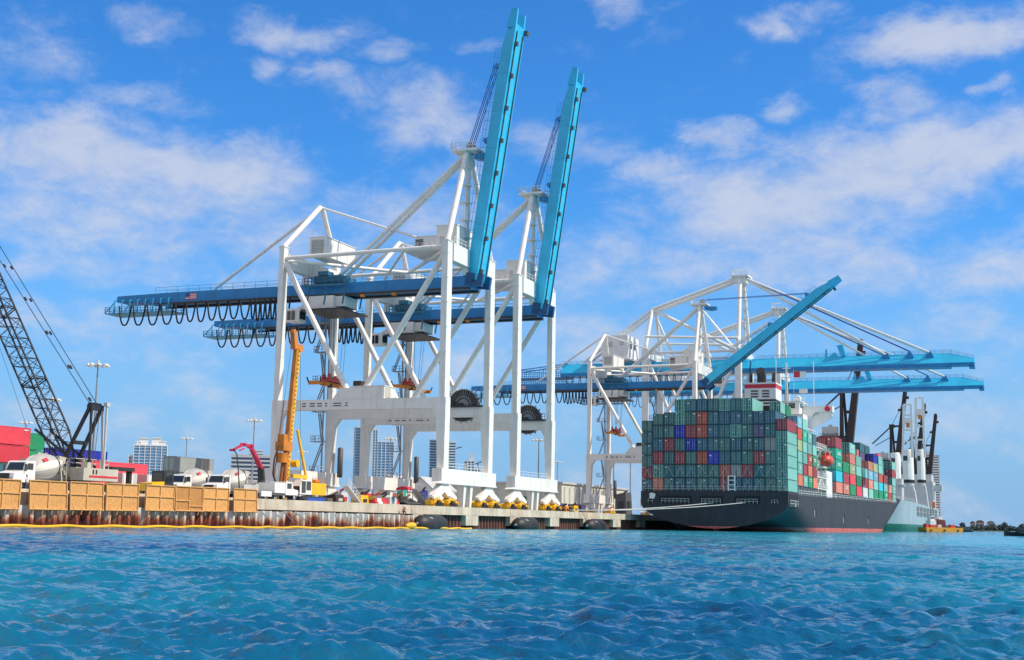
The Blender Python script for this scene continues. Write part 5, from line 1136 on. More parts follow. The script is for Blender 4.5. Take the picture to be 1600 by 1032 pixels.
for (x, y, z, L, lb) in ((-735, 1650, 97, 22, 'small tower crane jib on the roof beside the white balcony tower'), (-703, 1668, 80, 14, 'smaller tower crane jib on the lower right roof of the unfinished tower')):
    t = thing('tower_crane', (x, y, z - 18), lb, 'tower crane', 'tower cranes on the unfinished building')
    k = MB(); k.beam((x, y, z - 18), (x, y, z + 1), 1.2, 1.2); k.build('mast', GREYD, t); k = MB(); k.beam((x - L * .35, y, z - 1.5), (x + L * .65, y + 3, z + 4), .9, 1.2); k.beam((x, y, z + 3), (x + L * .4, y + 2, z + 2.6), .3, .3); k.build('jib', GREYD, t)
tower('condominium_tower', 'tall pale tower with horizontal balconies far right beyond the grey ship', -148, 1998, 25, 20, 104, R(8), GLD, SLAB, 3.5, 1.2, 0, ((-8, 6, -7, 7, 109),), None, 2.2)
# ------------------------------------------------------------------ crawler crane with lattice boom
LAT = mat('black_lattice_steel', (.022, .022, .026), .5)
cr = thing('crawler_crane', (-98, 117.7, ZD), 'crawler crane with long black lattice boom and beige counterweight behind the plywood panels', 'crawler crane')
cy = 117.0
k = MB(); k.box(-101.5, -94.5, cy - 2.9, cy + 2.9, 4.75, 5.1); k.box(-97.2, -93.6, cy - 2.7, cy + 2.7, 5.101, 6.1); k.box(-101, -97.3, cy - 2.6, cy - 1.0, 5.101, 7.0); hb_ = k.build('house', BEIGE, cr)
k = MB(); k.box(-93.59, -91.9, cy - 3.5, cy + 2.1, 4.72, 6.0); k.box(-93.0, -92.2, cy - 2.6, cy - 2.0, 6.0, 6.6); cw = k.build('counterweight', BEIGE, cr)
k = MB(); k.box(-91.89, -91.86, cy - 2.6, cy + 2.0, 5.05, 5.25); k.build('red_stripe', RED, cw)
for yy in (cy - 2.1, cy - 1.6): k = MB(); k.box(-91.89, -91.86, yy, yy + .22, 5.4, 5.85); k.build('unit_marking', DARK, cw)
for s in (-1, 1):
    k = MB(); k.prism([(-102.5, cy + s*2.5 - .5, ZD + .5), (-102, cy + s*2.5 - .5, ZD + .05), (-93.5, cy + s*2.5 - .5, ZD + .05), (-93, cy + s*2.5 - .5, ZD + .5), (-93.5, cy + s*2.5 - .5, ZD + 1.1), (-102, cy + s*2.5 - .5, ZD + 1.1)], (0, 1.0, 0)); k.build('crawler_track', DARK, cr)
k = MB(); k.rail((-97, cy - 2.7, 6.1), (-93.7, cy - 2.7, 6.1), .9, .9, .05); k.rail((-93.7, cy - 2.7, 6.1), (-93.7, cy + 2.7, 6.1), .9, 1.2, .05); k.tube((-95.2, cy + .6, 6.1), (-95.2, cy + .6, 7.2), .3, 8); k.build('deck_fittings', BEIGE, hb_)
foot, tip = Vector((-96.4, cy, 6.2)), Vector((-116.9, cy, 39.4)); d = (tip - foot).normalized(); nrm = Vector((d.z, 0, -d.x)); L = (tip - foot).length
k = MB(); W = .95
def bp4(t):
    f = t / L; w = W * min(1, .12 + t / 4.0) ; 
    return [foot + d * t + Vector((0, sy * (W * min(1, .55 + t / 9)), 0)) + nrm * (sn * w) for sy, sn in ((-1, -1), (1, -1), (1, 1), (-1, 1))]
ts = np.linspace(0, L, 30)
P4 = [bp4(t) for t in ts]
for c in range(4):
    for i in range(29): k.tube(P4[i][c], P4[i+1][c], .11, 6)
for i in range(29):
    for c in range(4):
        a, b = c, (c + 1) % 4
        k.tube(P4[i][a if i % 2 else b], P4[i+1][b if i % 2 else a], .045, 4, caps=False); k.tube(P4[i][a], P4[i][b], .04, 4, caps=False)
for i in (8, 15, 22):
    for c in range(4): k.tube(P4[i][c], P4[i][(c+1) % 4], .08, 5); k.tube(P4[i][c] + d * .25, P4[i][(c+1) % 4] + d * .25, .06, 5)
k.build('lattice_boom', LAT, cr)
gt = Vector((-93.7, cy, 12.45))
for s in (-1, 1):
    k = MB(); k.beam((-97.0, cy + s * 1.2, 6.0), gt + Vector((0, s * .95, 0)), .34, .30); k.build('gantry_leg', LAT, cr)
    k = MB(); k.beam((-93.2, cy + s * 1.1, 6.0), gt + Vector((.2, s * .9, 0)), .2, .2); k.build('back_leg', GREYW if s > 0 else LAT, cr)
    k = MB(); q = P4[29][3 if s < 0 else 2]; k.tube(gt + Vector((0, s * .6, .1)), q, .045, 5)
    for f in (.03, .16, .30, .44, .58): pp = gt.lerp(q, f); k.tube(pp, gt.lerp(q, f + .012), .12, 6)
    k.build('pendant', LAT, cr)
    k = MB(); k.beam((-100.5, cy + s * 1.2, 10.2), (-94.2, cy + s * 1.2, 6.2), .22, .22); k.build('boom_stop', LAT, cr)
k = MB(); k.box(gt.x - .32, gt.x + .32, cy - 1.0, cy + 1.0, 12.25, 12.8)
for y in np.linspace(-.9, .9, 6): k.tube((gt.x - .1, cy + y * .85 - .07, 12.75), (gt.x - .1, cy + y * .85 + .07, 12.75), .30, 12)
k.build('gantry_head', LAT, cr)
k = MB(); k.beam((-95.5, cy - 1.2, 8.8), (-95.5, cy + 1.2, 8.8), .3, .4); k.build('gantry_crossbar', LAT, cr)
k = MB(); k.tube((-92.9, cy + .9, 6.0), (-92.9, cy + .9, 13.0), .13, 8); k.box(-93.1, -92.7, cy + .6, cy + 1.2, 12.7, 13.1); k.build('exhaust_stack', GREYW, cr)
k = MB()
for y in (-.5, .1, .6): k.tube(gt + Vector((.1, y, 0)), (-94.0, cy + y, 6.1), .04, 4)
k.tube(foot + d * 30 - nrm * 1.1, (-100.2, cy - .4, 6.3), .03, 4); k.build('hoist_rope', GREYD, cr)
# ------------------------------------------------------------------ vehicles
TYRE = BLACK; RIM = mat('wheel_rim', (.45, .45, .44), .4, metal=.3)
def wheel(t, x, y, z, r, w):
    k = MB(); k.lathe([(-w/2, r * .8), (-w/2 + .04, r), (w/2 - .04, r), (w/2, r * .8)], (x, y, z), (1, 0, 0), 18); o = k.build('wheel', TYRE, t)
    k = MB(); k.lathe([(-w/2 - .01, .1), (-w/2 - .012, r * .55), (w/2 + .012, r * .55), (w/2 + .01, .1)], (x, y, z), (1, 0, 0), 14); k.build('rim', RIM, o)
DRUMW = mat('mixer_drum_white', (.70, .66, .58), .5, dirt=(.45, .42, .36), damt=.5, var=.06)
def mixer(x, y, yaw, label, first=None, marks=True):
    if first is not None:
        c = copy_tree(first); c.location = (x, y, ZD); c.rotation_euler = (0, 0, yaw); c['label'] = label; return c
    t = thing('concrete_mixer_truck', (0, 0, 0), label, 'mixer truck', 'white concrete mixer trucks')   # built with its nose to -Y
    k = MB(); k.box(-.55, .55, -4.0, 4.2, .75, 1.1); k.box(-1.2, 1.2, .5, 3.4, 1.1, 1.2); k.build('chassis', GREYD, t)
    c = MB(); c.prism([(-1.1, -1.2, .9), (-1.1, -4.1, .9), (-1.1, -4.3, 1.2), (-1.1, -4.2, 1.75), (-1.1, -2.75, 2.05), (-1.1, -2.35, 2.95), (-1.1, -2.1, 3.05), (-1.1, -1.0, 3.05), (-1.1, -1.0, .9)], (2.2, 0, 0)); cab = c.build('cab', WHITE2, t)
    k = MB(); k.add([(-.95, -2.79, 2.12), (.95, -2.79, 2.12), (.88, -2.41, 2.88), (-.88, -2.41, 2.88)], [(0, 1, 2, 3)]); k.build('windscreen', GLASS, cab)
    for s in (-1, 1):
        k = MB(); k.add([(s*1.106, -2.5, 2.15), (s*1.106, -1.35, 2.15), (s*1.106, -1.35, 2.8), (s*1.106, -2.2, 2.8)], [(0, 1, 2, 3)]); k.build('side_window', GLASS, cab)
        k = MB(); k.box(s*1.25 - .12, s*1.25 + .12, -2.75, -2.65, 2.0, 2.7); k.build('mirror', GREYD, cab)
        k = MB(); k.box(s*.85 - .18, s*.85 + .18, -4.32, -4.2, 1.15, 1.4); k.build('headlight', GREYW, cab)
        for yy in (-3.3, 1.6, 2.9): wheel(t, s * 1.0, yy, .52, .52, .4)
    k = MB(); k.box(-.6, .6, -4.34, -4.24, 1.2, 1.75); k.build('grille', DARK, cab)
    k = MB(); k.box(-1.2, 1.2, -4.5, -4.3, .55, .9); k.build('bumper', GREYD, cab)
    dr = MB(); ax = Vector((0, 1, .20)); dr.lathe([(0, .7), (.10, .95), (1.5, 1.50), (2.4, 1.52), (3.2, 1.38), (4.9, .74), (5.2, .62), (5.25, .4)], (0, -.98, 2.0), ax, 12)
    for fi in range(7 * 12):
        if fi % 12 in (1, 2, 6, 7, 11): dr.m[fi] = 1
    do = dr.build('drum', [DRUMW, mat('mixer_drum_grey', (.42, .40, .36), .55, dirt=(.3, .27, .22), damt=.4)], t)
    if marks:
        k = MB(); k.add([(1.30, .1, 3.05), (1.34, .75, 3.2), (1.05, .75, 3.5), (1.02, .1, 3.35)], [(0, 1, 2, 3)]); k.build('red_emblem', RED, do)
    k = MB(); k.lathe([(3.9, 1.13), (4.15, 1.06)], (0, -.98, 2.0), ax, 20); k.build('drum_ring', DARK, do)
    k = MB(); k.prism([(-.6, 3.6, 3.1), (-.6, 4.4, 3.0), (-.6, 4.6, 3.7), (-.6, 3.4, 3.8)], (1.2, 0, 0)); k.beam((0, 4.2, 2.7), (0, 5.4, 1.6), .7, .25); k.beam((-.9, 3.6, 1.1), (-.5, 3.7, 3.2), .15, .15); k.beam((.9, 3.6, 1.1), (.5, 3.7, 3.2), .15, .15); k.build('chute', BEIGE, t)
    k = MB()
    for x0 in (.75, 1.15): k.beam((x0, 4.0, 1.0), (x0, 4.0, 3.3), .06, .06)
    for i in range(7): k.box(.75, 1.15, 3.97, 4.03, 1.2 + i * .3, 1.25 + i * .3)
    k.build('ladder', BEIGE, t)
    t.location = (x, y, ZD); t.rotation_euler = (0, 0, yaw); return t
mx = mixer(-94.6, 109.0, R(4), 'white concrete mixer truck at the left edge, in front of the red containers')
mixer(-95.0, 144.6, R(3), 'white mixer truck nearest the red pump boom, behind the right hand plywood panels', mx)
mixer(-100.4, 144.2, R(2), 'rear white mixer truck half hidden behind the mixer beside the pump boom', mx)
# concrete pump truck
PUMPR = mat('crimson_pump_paint', (.50, .02, .07), .4, dirt=(.2, .03, .04), damt=.3)
pt = thing('concrete_pump_truck', (-95, 150, ZD), 'concrete pump truck with folded crimson placing boom and hanging black hose', 'pump truck')
k = MB(); k.box(-96.2, -93.8, 146.5, 152.5, ZD + .9, ZD + 1.3); k.box(-96.1, -93.9, 146.8, 149.6, ZD + 1.3, ZD + 2.0); k.box(-95.8, -94.2, 150, 152, ZD + 1.3, ZD + 2.2)
for a in (147.3, 148.2, 149.0): k.rail((-93.85, a, ZD + 2.0), (-93.85, a + .7, ZD + 2.0), .6, .7, .03)
k.build('chassis', GREYW, pt)
for s in (-1, 1):
    for yy in (147.4, 148.6, 151.4): wheel(pt, -95 + s * 1.0, yy, ZD + .5, .5, .38)
bm_ = [Vector((-94.6, 152.0, 6.2)), Vector((-94.4, 151.4, 7.6)), Vector((-94.2, 148.4, 10.25)), Vector((-94.0, 146.4, 10.35)), Vector((-93.9, 146.0, 10.1)), Vector((-93.7, 143.6, 9.5))]
k = MB(); k.beam(bm_[0], bm_[1], .75, .75, 0); k.lathe([(0, .55), (1.2, .45)], (-94.6, 152, 5.3), (0, 0, 1), 12); k.build('turret', DARK, pt)
for a, b, w in ((1, 2, .50), (2, 3, .38), (3, 5, .28)):
    k = MB(); k.beam(bm_[a], bm_[b], w, w * 1.1, 0, (1, 0, 0), w * .8, w * .85); k.tube(bm_[b] - Vector((.4, 0, 0)), bm_[b] + Vector((.4, 0, 0)), w * .55, 10); k.tube(bm_[a].lerp(bm_[b], .15) + Vector((.4, 0, -.4)), bm_[a].lerp(bm_[b], .6) + Vector((.4, 0, -.35)), .09, 6); k.build('boom_section', PUMPR, pt)
k = MB(); k.chain([bm_[5], bm_[5] + Vector((.3, -.3, .1)), bm_[5] + Vector((.7, -.1, -.6)), (-92.7, 143.5, 7), (-92.4, 143.4, 5), (-92.2, 143.2, 3.9)], .085, 6); k.chain([bm_[3], bm_[4], bm_[5]], .08, 5); k.build('hose', BLACK, pt)
# white service truck
wt = thing('service_truck', (-91.5, 149.5, ZD), 'white flatbed service truck on the quay edge left of the yellow drill rig', 'truck')
k = MB(); k.box(-92.5, -90.4, 144.8, 154, ZD + .7, ZD + .95); k.box(-92.4, -90.5, 145.0, 147.2, ZD + .3, ZD + .7); k.build('chassis', GREYD, wt)
k = MB(); k.box(-92.7, -90.3, 148.3, 150.9, ZD + 1.0, ZD + 2.3); k.box(-92.6, -90.3, 145.2, 147.6, ZD + .5, ZD + 1.15); k.build('tool_body', WHITE2, wt)
k = MB(); k.prism([(-92.6, 151.0, ZD + .8), (-92.6, 154.0, ZD + .8), (-92.6, 154.1, ZD + 1.45), (-92.6, 152.9, ZD + 1.6), (-92.6, 152.5, ZD + 2.5), (-92.6, 151.0, ZD + 2.5)], (2.3, 0, 0)); cb_ = k.build('cab', WHITE2, wt)
k = MB(); k.box(-90.295, -90.28, 151.3, 152.4, ZD + 1.6, ZD + 2.3); k.build('side_window', GLASS, cb_)
k = MB(); k.box(-92.4, -90.5, 154.12, 154.2, ZD + .5, ZD + .8); k.build('bumper', STEEL, cb_)
for yy in (146.4, 150.8, 153.4):
    for x in (-92.3, -90.6): wheel(wt, x, yy, ZD + .48, .48, .35)
# yellow drill rig
rg = thing('drill_rig', (-95, 163, ZD), 'tall yellow and orange drilling rig standing on blue tracks beside the near crane leg', 'drill rig')
for s in (-1, 1):
    k = MB(); k.prism([(-95 + s*1.5 - .4, 160.4, ZD + .45), (-95 + s*1.5 - .4, 161, ZD + .05), (-95 + s*1.5 - .4, 166.6, ZD + .05), (-95 + s*1.5 - .4, 167.2, ZD + .45), (-95 + s*1.5 - .4, 166.6, ZD + .9), (-95 + s*1.5 - .4, 161, ZD + .9)], (.8, 0, 0)); tk = k.build('track', DARK, rg)
    k = MB(); k.box(-95 + s*1.5 - .42, -95 + s*1.5 + .42, 161.4, 166.2, ZD + .28, ZD + .68); k.build('track_frame', mat('blue_track_paint', (.02, .08, .42), .5), tk)
k = MB(); k.box(-96.4, -93.6, 163.4, 167.4, ZD + 1.1, ZD + 2.75); hs2 = k.build('engine_house', YELLOW, rg)
k = MB(); k.tube((-95.5, 164.3, ZD + 2.75), (-95.5, 164.3, ZD + 3.6), .16, 8); k.tube((-94.6, 165.5, ZD + 2.9), (-94.6, 166.5, ZD + 2.9), .4, 10); k.rail((-93.7, 163.6, ZD + 2.75), (-93.7, 167.2, ZD + 2.75), .7, .9, .03); k.build('winch', ORANGE, hs2)
k = MB(); k.prism([(-94.9, 160.2, ZD + 1.1), (-94.9, 163.35, ZD + 1.1), (-94.9, 163.35, ZD + 3.1), (-94.9, 160.7, ZD + 3.1), (-94.9, 160.2, ZD + 2.2)], (1.3, 0, 0)); cb2 = k.build('operator_cab', WHITE2, rg)
k = MB(); k.box(-93.595, -93.57, 160.6, 161.7, ZD + 1.3, ZD + 2.9); k.box(-93.595, -93.57, 161.9, 163.1, ZD + 1.7, ZD + 2.9); k.add([(-94.8, 160.18, ZD + 1.4), (-93.7, 160.18, ZD + 1.4), (-93.7, 160.17, ZD + 2.2), (-94.8, 160.17, ZD + 2.2)], [(0, 1, 2, 3)]); k.build('window', GLASS, cb2)
m0, m1 = Vector((-95.4, 158.6, ZD + .4)), Vector((-95.0, 160.1, 24.3))
k = MB(); k.beam(m0, m1, .62, .70, 0, (1, 0, 0), .5, .55); ms = k.build('mast', ORANGE, rg)  # orange stands for the shaded side of the yellow mast
k = MB()
off = Vector((.0, .62, 0)); k.beam(m0 + off, m1 + off, .48, .5, 0, (1, 0, 0)); 
k.build('mast_lit_face', YELLOW, ms)  # yellow strip paints the sunlit side of the mast
k = MB()
for i in range(34): k.tube((m0 + off).lerp(m1 + off, (i + .5) / 34) + Vector((.25, -.1, 0)), (m0 + off).lerp(m1 + off, (i + .5) / 34) + Vector((.30, -.1, 0)), .10, 6)
k.build('bolt_row', BLACK, ms)
k = MB(); k.beam(m1 - Vector((0, .3, 0)), m1 + Vector((0, -1.0, 2.6)), 1.1, .8, 0, (1, 0, 0), .5, .5); k.tube(m1 + Vector((-.3, .9, .2)), m1 + Vector((.3, .9, .2)), .55, 12); k.tube(m1 + Vector((-.3, -.9, 2.2)), m1 + Vector((.3, -.9, 2.2)), .4, 12); k.build('mast_head', ORANGE, rg)
k = MB(); k.tube((-95.2, 157.4, ZD + .5), (-95.0, 157.9, 9.5), .22, 8); k.tube((-94.9, 158.0, ZD + .5), (-94.8, 158.4, 12.8), .26, 8); k.tube((-95.6, 156.7, 6.5), (-95.2, 157.8, 17), .10, 6); k.build('drill_rod', mat('rusty_drill_rod', (.30, .09, .02), .6, dirt=(.12, .04, .02), damt=.5), rg)
k = MB(); k.box(-95.8, -94.5, 157.0, 159.3, 10.2, 11.4); k.box(-95.6, -94.6, 157.2, 158.5, 11.4, 12.4); k.tube((-95.0, 157.6, 8.6), (-95.0, 157.6, 9.9), .7, 12); k.build('rotary_drive', ORANGE, rg)
k = MB(); k.chain([(-95, 156.6, 10.8), (-95, 155.6, 9.0), (-95, 155.4, 7.0), (-95, 156.4, 5.6)], .12, 6); k.build('hydraulic_hose', BLACK, rg)
k = MB(); k.beam((-94.6, 160.6, 13.2), (-94.6, 163.2, 7.4), .26, .3); k.tube((-94.6, 163.2, 7.4), (-94.6, 163.4, 6.2), .2, 8); k.beam((-94.6, 159.6, 6.9), (-94.6, 163.4, 6.9), .4, .5); k.lathe([(0, .5), (.9, .5)], (-95.1, 160.4, 8.6), (1, 0, 0), 12); k.build('back_stay', YELLOW, rg)
k = MB(); k.tube(m1 + Vector((.1, 1.0, .1)), (-94.8, 162.2, 7), .03, 4); k.tube(m1 + Vector((.1, -1.1, 2.2)), (-95, 156.8, 13), .03, 4); k.build('hoist_rope', GREYD, rg)
# yellow pickup/loader hood between mixer and grey boxes
ld = thing('wheel_loader', (-100, 136.5, ZD), 'yellow and black wheel loader partly hidden left of the rear mixer cab', 'loader')
k = MB(); k.prism([(-101, 134.6, ZD + .8), (-101, 137.2, ZD + .8), (-101, 137.2, ZD + 2.0), (-101, 134.8, ZD + 1.75)], (2, 0, 0)); k.build('body', YELLOW, ld)
k = MB(); k.box(-100.9, -99.1, 137.21, 139.2, ZD + .9, ZD + 3.3); cb3 = k.build('cab', DARK, ld)
k = MB(); k.box(-99.095, -99.07, 137.5, 138.9, ZD + 1.9, ZD + 3.1); k.box(-100.7, -99.3, 137.17, 137.205, ZD + 2.1, ZD + 3.1); k.build('window', GLASS, cb3)
for x in (-101, -99):
    for yy in (135.2, 138.4): wheel(ld, x, yy, ZD + .7, .7, .45)
# ------------------------------------------------------------------ stacked containers ashore
G3 = 'stacked containers in the yard on the left'
def land(col, x, y, tiers, H, label, marks=0, L=12.19):
    for i, (c, lb) in enumerate(zip(tiers, label)):
        if lb is None: continue
        container(c, x, y, ZD + i * H, L, H, lb, G3, True, 0, marks if i == len(tiers) - 1 else None)
land(None, -151.2, 159.7, ['dark teal', 'dark teal', 'pink red', 'pink red'], 2.9, ['dark teal container at the bottom of the red stack at the left edge', 'dark teal container just under the two red ones', 'lower of the two big red containers at the left edge', 'upper red container, topmost of the stack at the left edge'])
land(None, -159.5, 172.8, ['green']*4, 2.9, ['green container, lowest behind the red stack', 'green container, second up behind the red stack', 'green container, third up behind the red stack', 'green container, topmost beside the upper red container'])
land(None, -163, 184, [se, se, se], 2.75, ['seafoam container, lowest behind the crawler crane boom', 'seafoam container, middle behind the crawler crane boom', 'seafoam container, topmost left of the blue containers'])
land(None, -141, 166, ['blue', 'blue', 'blue'], 2.72, ['dark blue container, lowest behind the crawler crane', 'dark blue container, middle behind the crawler crane', 'dark blue container, topmost behind the crawler crane'])
land(None, -118.6, 146.5, ['pink red', 'pink red'], 2.59, ['red container on the ground behind the beige counterweight', 'red container upper, behind the beige counterweight'])
land(None, -144.6, 201.4, ['light grey', 'light grey', 'light grey'], 2.9, ['grey container, lowest of the grey stack behind the mixers', 'grey container, middle of the grey stack behind the mixers', 'grey container with dark end doors, topmost of the grey stack behind the mixers'])
tk = MB(); tk.box(-143.375, -143.355, 210.2, 212.2, 9.3, 11.9); o = tk.build('dark_patch', GREYD, None, (-143.36, 213, 9.3)); tag(o, 'dark grey tarpaulin panel hung on the right end of the topmost grey container', 'panel')
for i, (x, y, w, lb) in enumerate(((-117.0, 152.5, 3.2, 'grey electrical cabinet block left of the grey container stack, left one'), (-117.0, 157.6, 2.6, 'grey cabinet block with pale front, right one below the grey container stack'))):
    t = thing('equipment_cabinet', (x, y, ZD), lb, 'cabinet'); k = MB(); k.box(x - 1.3, x + 1.3, y - w/2, y + w/2, ZD, ZD + 3.6); b = k.build('body', GREYW, t)
    k = MB(); k.box(x + 1.3, x + 1.34, y - w/2 + .3, y + w/2 - .9, ZD + 2.0, ZD + 3.4); k.build('door', WHITE2, b)
t = thing('steel_frame', (-119, 160, ZD), 'dark open steel frame standing between the red container and the grey cabinets', 'frame')
k = MB()
for y in (143.6, 147.4): k.box(-112.3, -111.7, y - .25, y + .25, ZD, ZD + 3.6)
k.build('post', BROWN, t); k = MB(); k.box(-112.6, -111.4, 143.2, 147.8, ZD + 3.61, ZD + 4.1); k.build('lintel', DARK, t)
# pale container rows and sheds far along the quay
for i in range(9):
    container('white', -132 - (i % 2) * 3, 300 + i * 13.2, ZD, 12.19, 2.9, 'pale container in the far low row behind the crane bogies, %s from the left' % num[i], 'pale containers in the far low row')
for i, (x, y) in enumerate(((-101.5, 283), (-101.2, 297))):
    container('dark purple', x, y, ZD, 6.06, 2.4, ('dark blue violet container on the quay, nearer of the pair left of the ship stern', 'dark blue violet container on the quay, farther of the pair left of the ship stern')[i], 'dark boxes on the quay by the ship stern')
container('green', -103.5, 272, ZD, 3.2, 3.6, 'dark green box beside the yellow bogies of the second crane', None)
sh = thing('warehouse', (-150, 420, ZD), 'pale long warehouse with vertical wall ribs seen left of the ship stern', 'warehouse')
k = MB(); k.box(-190, -140, 400, 470, ZD, 13.5); wl2 = k.build('wall', mat('pale_shed_wall', (.62, .60, .50), .8, dirt=(.4, .36, .28), damt=.3, streak=True), sh)
k = MB()
for y in range(402, 470, 5): k.box(-139.99, -139.8, y, y + 1.6, ZD + .5, 12.6)
for x in range(-188, -140, 5): k.box(x, x + 1.4, 399.8, 399.99, ZD + .5, 12.6)
k.build('wall_rib', GREYW, sh); k = MB(); k.box(-190.5, -139.5, 399.5, 470.5, 13.51, 14.1); k.build('roof', GREYW, sh)
for (x, y, w, h, lb) in ((-133.5, 266, 7, 7.5, 'white gabled shed between the legs of the nearest crane, left one'), (-126.5, 268, 6, 7.2, 'white gabled shed with grey end wall, right one between the crane legs')):
    t = thing('gable_shed', (x, y, ZD), lb, 'shed', 'gabled sheds behind the nearest crane')
    k = MB(); k.prism([(x - w/2, y, ZD), (x + w/2, y, ZD), (x + w/2, y, ZD + h * .62), (x, y, ZD + h), (x - w/2, y, ZD + h * .62)], (0, 12, 0)); k.build('wall', WHITE2, t)
    k = MB(); k.prism([(x + w/2 + .3, y - .3, ZD + h * .60), (x, y - .3, ZD + h + .06), (x - w/2 - .3, y - .3, ZD + h * .60), (x - w/2 - .3, y - .3, ZD + h * .66), (x, y - .3, ZD + h + .30), (x + w/2 + .3, y - .3, ZD + h * .66)], (0, 12.6, 0)); k.build('roof', GREYW, t)
# ------------------------------------------------------------------ high mast lights
LM = mat('lamp_head_grey', (.60, .60, .56), .5)
def high_mast(x, y, zt, label, s=1.0, first=None):
    t = thing('high_mast_light', (x, y, ZD), label, 'light mast', 'high mast lights over the terminal')
    k = MB(); k.tube((x, y, ZD), (x, y, zt), .34 * s, 10, .14 * s); k.lathe([(0, .5), (.6, .4)], (x, y, ZD), (0, 0, 1), 10); k.build('pole', STEEL, t)
    k = MB(); k.lathe([(0, 1.2 * s), (.12, 1.2 * s)], (x, y, zt - .3), (0, 0, 1), 16)
    for i in range(8): a = i * math.pi / 4; k.beam((x, y, zt - .2), (x + 1.9 * s * math.cos(a), y + 1.9 * s * math.sin(a), zt - .1), .09, .09)
    k.tube((x, y, zt), (x, y, zt + 1.0 * s), .25 * s, 8); k.build('lamp_ring', LM, t)
    for i in range(8):
        a = i * math.pi / 4; k = MB(); k.lathe([(0, .52 * s), (.18, .55 * s), (.42, .30 * s), (.6, .15 * s)], (x + 2.0 * s * math.cos(a), y + 2.0 * s * math.sin(a), zt - .45), (0, 0, 1), 10); k.build('lamp_head', LM, t)
for x, y, lb, s in ((-188.2, 235, 'tall light mast rising right of the crawler crane boom, nearest on the left', 1.0), (-257.6, 303, 'light mast seen through the crawler crane lattice boom', 1.0), (-331.5, 377, 'light mast just above the red containers', 1.0), (-325.6, 465, 'light mast above the grey containers', 1.1),
                    (-242, 383, 'light mast behind the red pump boom, in front of the striped office block', 1.1), (-329.4, 565, 'light mast right of the yellow drill rig, far behind', 1.1), (-238.7, 477, 'light mast beside the pale tower seen between crane legs', 1.1), (-182.6, 494, 'light mast framed by the legs of the second crane', 1.2), (-237, 670, 'light mast in the gap between the second crane and the ship crane', 1.2)):
    high_mast(x, y, 33.5, lb, s)
for x, y, lb in ((-121.5, 395, 'slim grey pole left of the ship stern, left one'), (-117.4, 399, 'slim grey pole left of the ship stern, right one')):
    t = thing('pole', (x, y, ZD), lb, 'pole'); k = MB(); k.tube((x, y, ZD), (x, y, 21), .22, 8, .16); k.lathe([(0, .45), (.4, .3)], (x, y, ZD), (0, 0, 1), 8); k.build('shaft', STEEL, t)
# small pennant flying far behind
# ------------------------------------------------------------------ quay clutter
BR = mat('red_barrier_plastic', (.60, .03, .045), .5); BW = mat('white_barrier_plastic', (.66, .66, .64), .5)
bl = ['first red barrier right of the drill rig tracks', 'white barrier between the first two red ones', 'second red barrier on the quay edge', 'white barrier between the second and third red ones', 'third red barrier on the quay edge, before the grey block']
for (a, b, m), lb in zip(((155.6, 156.9, BR), (157.0, 159.3, BW), (159.5, 162.0, BR), (162.1, 164.7, BW), (164.9, 167.8, BR)), bl):
    a += 12; b += 12
    a = 168 + (a - 167.6) * .62; b = 168 + (b - 167.6) * .62
    t = thing('road_barrier', (-86.4, (a + b) / 2, ZD + .06), lb, 'barrier', 'red and white barriers on the quay edge')
    k = MB(); k.prism([(-86.75, a, ZD + .06), (-86.05, a, ZD + .06), (-86.1, a, ZD + .3), (-86.3, a, ZD + .45), (-86.33, a, ZD + .85), (-86.47, a, ZD + .85), (-86.5, a, ZD + .45), (-86.7, a, ZD + .3)], (0, b - a - .06, 0)); k.build('body', m, t)
t = thing('concrete_block', (-86.4, 176, ZD), 'pale grey concrete block on the quay left of the orange vested worker', 'block'); k = MB(); k.box(-87, -85.9, 172.0, 174.2, ZD + .06, ZD + .95); k.box(-86.9, -86.0, 172.2, 174.0, ZD + .95, ZD + 1.05); k.build('body', GREYW, t)
t = thing('rubber_pile', (-86.8, 178, ZD), 'heap of black rubber hoses on the quay edge beside the orange vested worker', 'hose pile')
k = MB()
for i in range(9):
    y = 176 + i * .55; k.chain([(-87.4, y, ZD + .2), (-86.9, y + .6, ZD + .5 + .35 * math.sin(i)), (-86.2, y + 1.0, ZD + .45), (-85.7, y + 1.6, ZD + .15)], .2, 6)
k.build('hoses', BLACK, t)
def clutter(name, x, y, w, l, h, m, label, cat, sub=None):
    t = thing(name, (x, y, ZD), label, cat); k = MB(); k.prism([(x - w/2, y, ZD + .1), (x + w/2, y, ZD + .1), (x + w/2 * .8, y, ZD + h), (x - w/2 * .9, y, ZD + h * .9)], (0, l, 0)); k.build('body', m, t)
    if sub:
        k = MB(); k.tube((x - w/3, y + l/2, ZD + h * .85), (x + w/3, y + l/2, ZD + h + .5), .18, 8); k.build('pipe', sub, t)
        k = MB(); k.box(x - w/4, x + w/4, y - .05, y, ZD + .3, ZD + h * .6); k.build('hatch', sub, t); k = MB(); k.box(x + w/2 * .95, x + w/2 + .04, y + l * .2, y + l * .7, ZD + h * .3, ZD + h * .62); k.build('side_panel', sub, t)
    return t
clutter('welding_unit', -96, 181, 2.0, 2.2, 1.5, YELLOW, 'yellow machine on the quay right of the drill rig, under the white stairs', 'machine', DARK)
clutter('compressor', -97.5, 189, 2.2, 2.6, 1.6, YELLOW, 'yellow compressor on the quay behind the red barriers', 'compressor', RUSTRED)
clutter('generator', -93.5, 183.5, 2.0, 2.4, 1.6, GREYW, 'grey generator behind the white barriers', 'generator', DARK)
clutter('cable_drum_stack', -92, 186.5, 1.6, 2.2, 1.5, BROWN, 'dark brown stacked drums under the near crane sill', 'drum', ORANGE)
clutter('tool_crate', -100, 190.5, 2.2, 2.2, 2.0, RUSTRED, 'dark red crate behind the barriers under the crane', 'crate', GREYD)
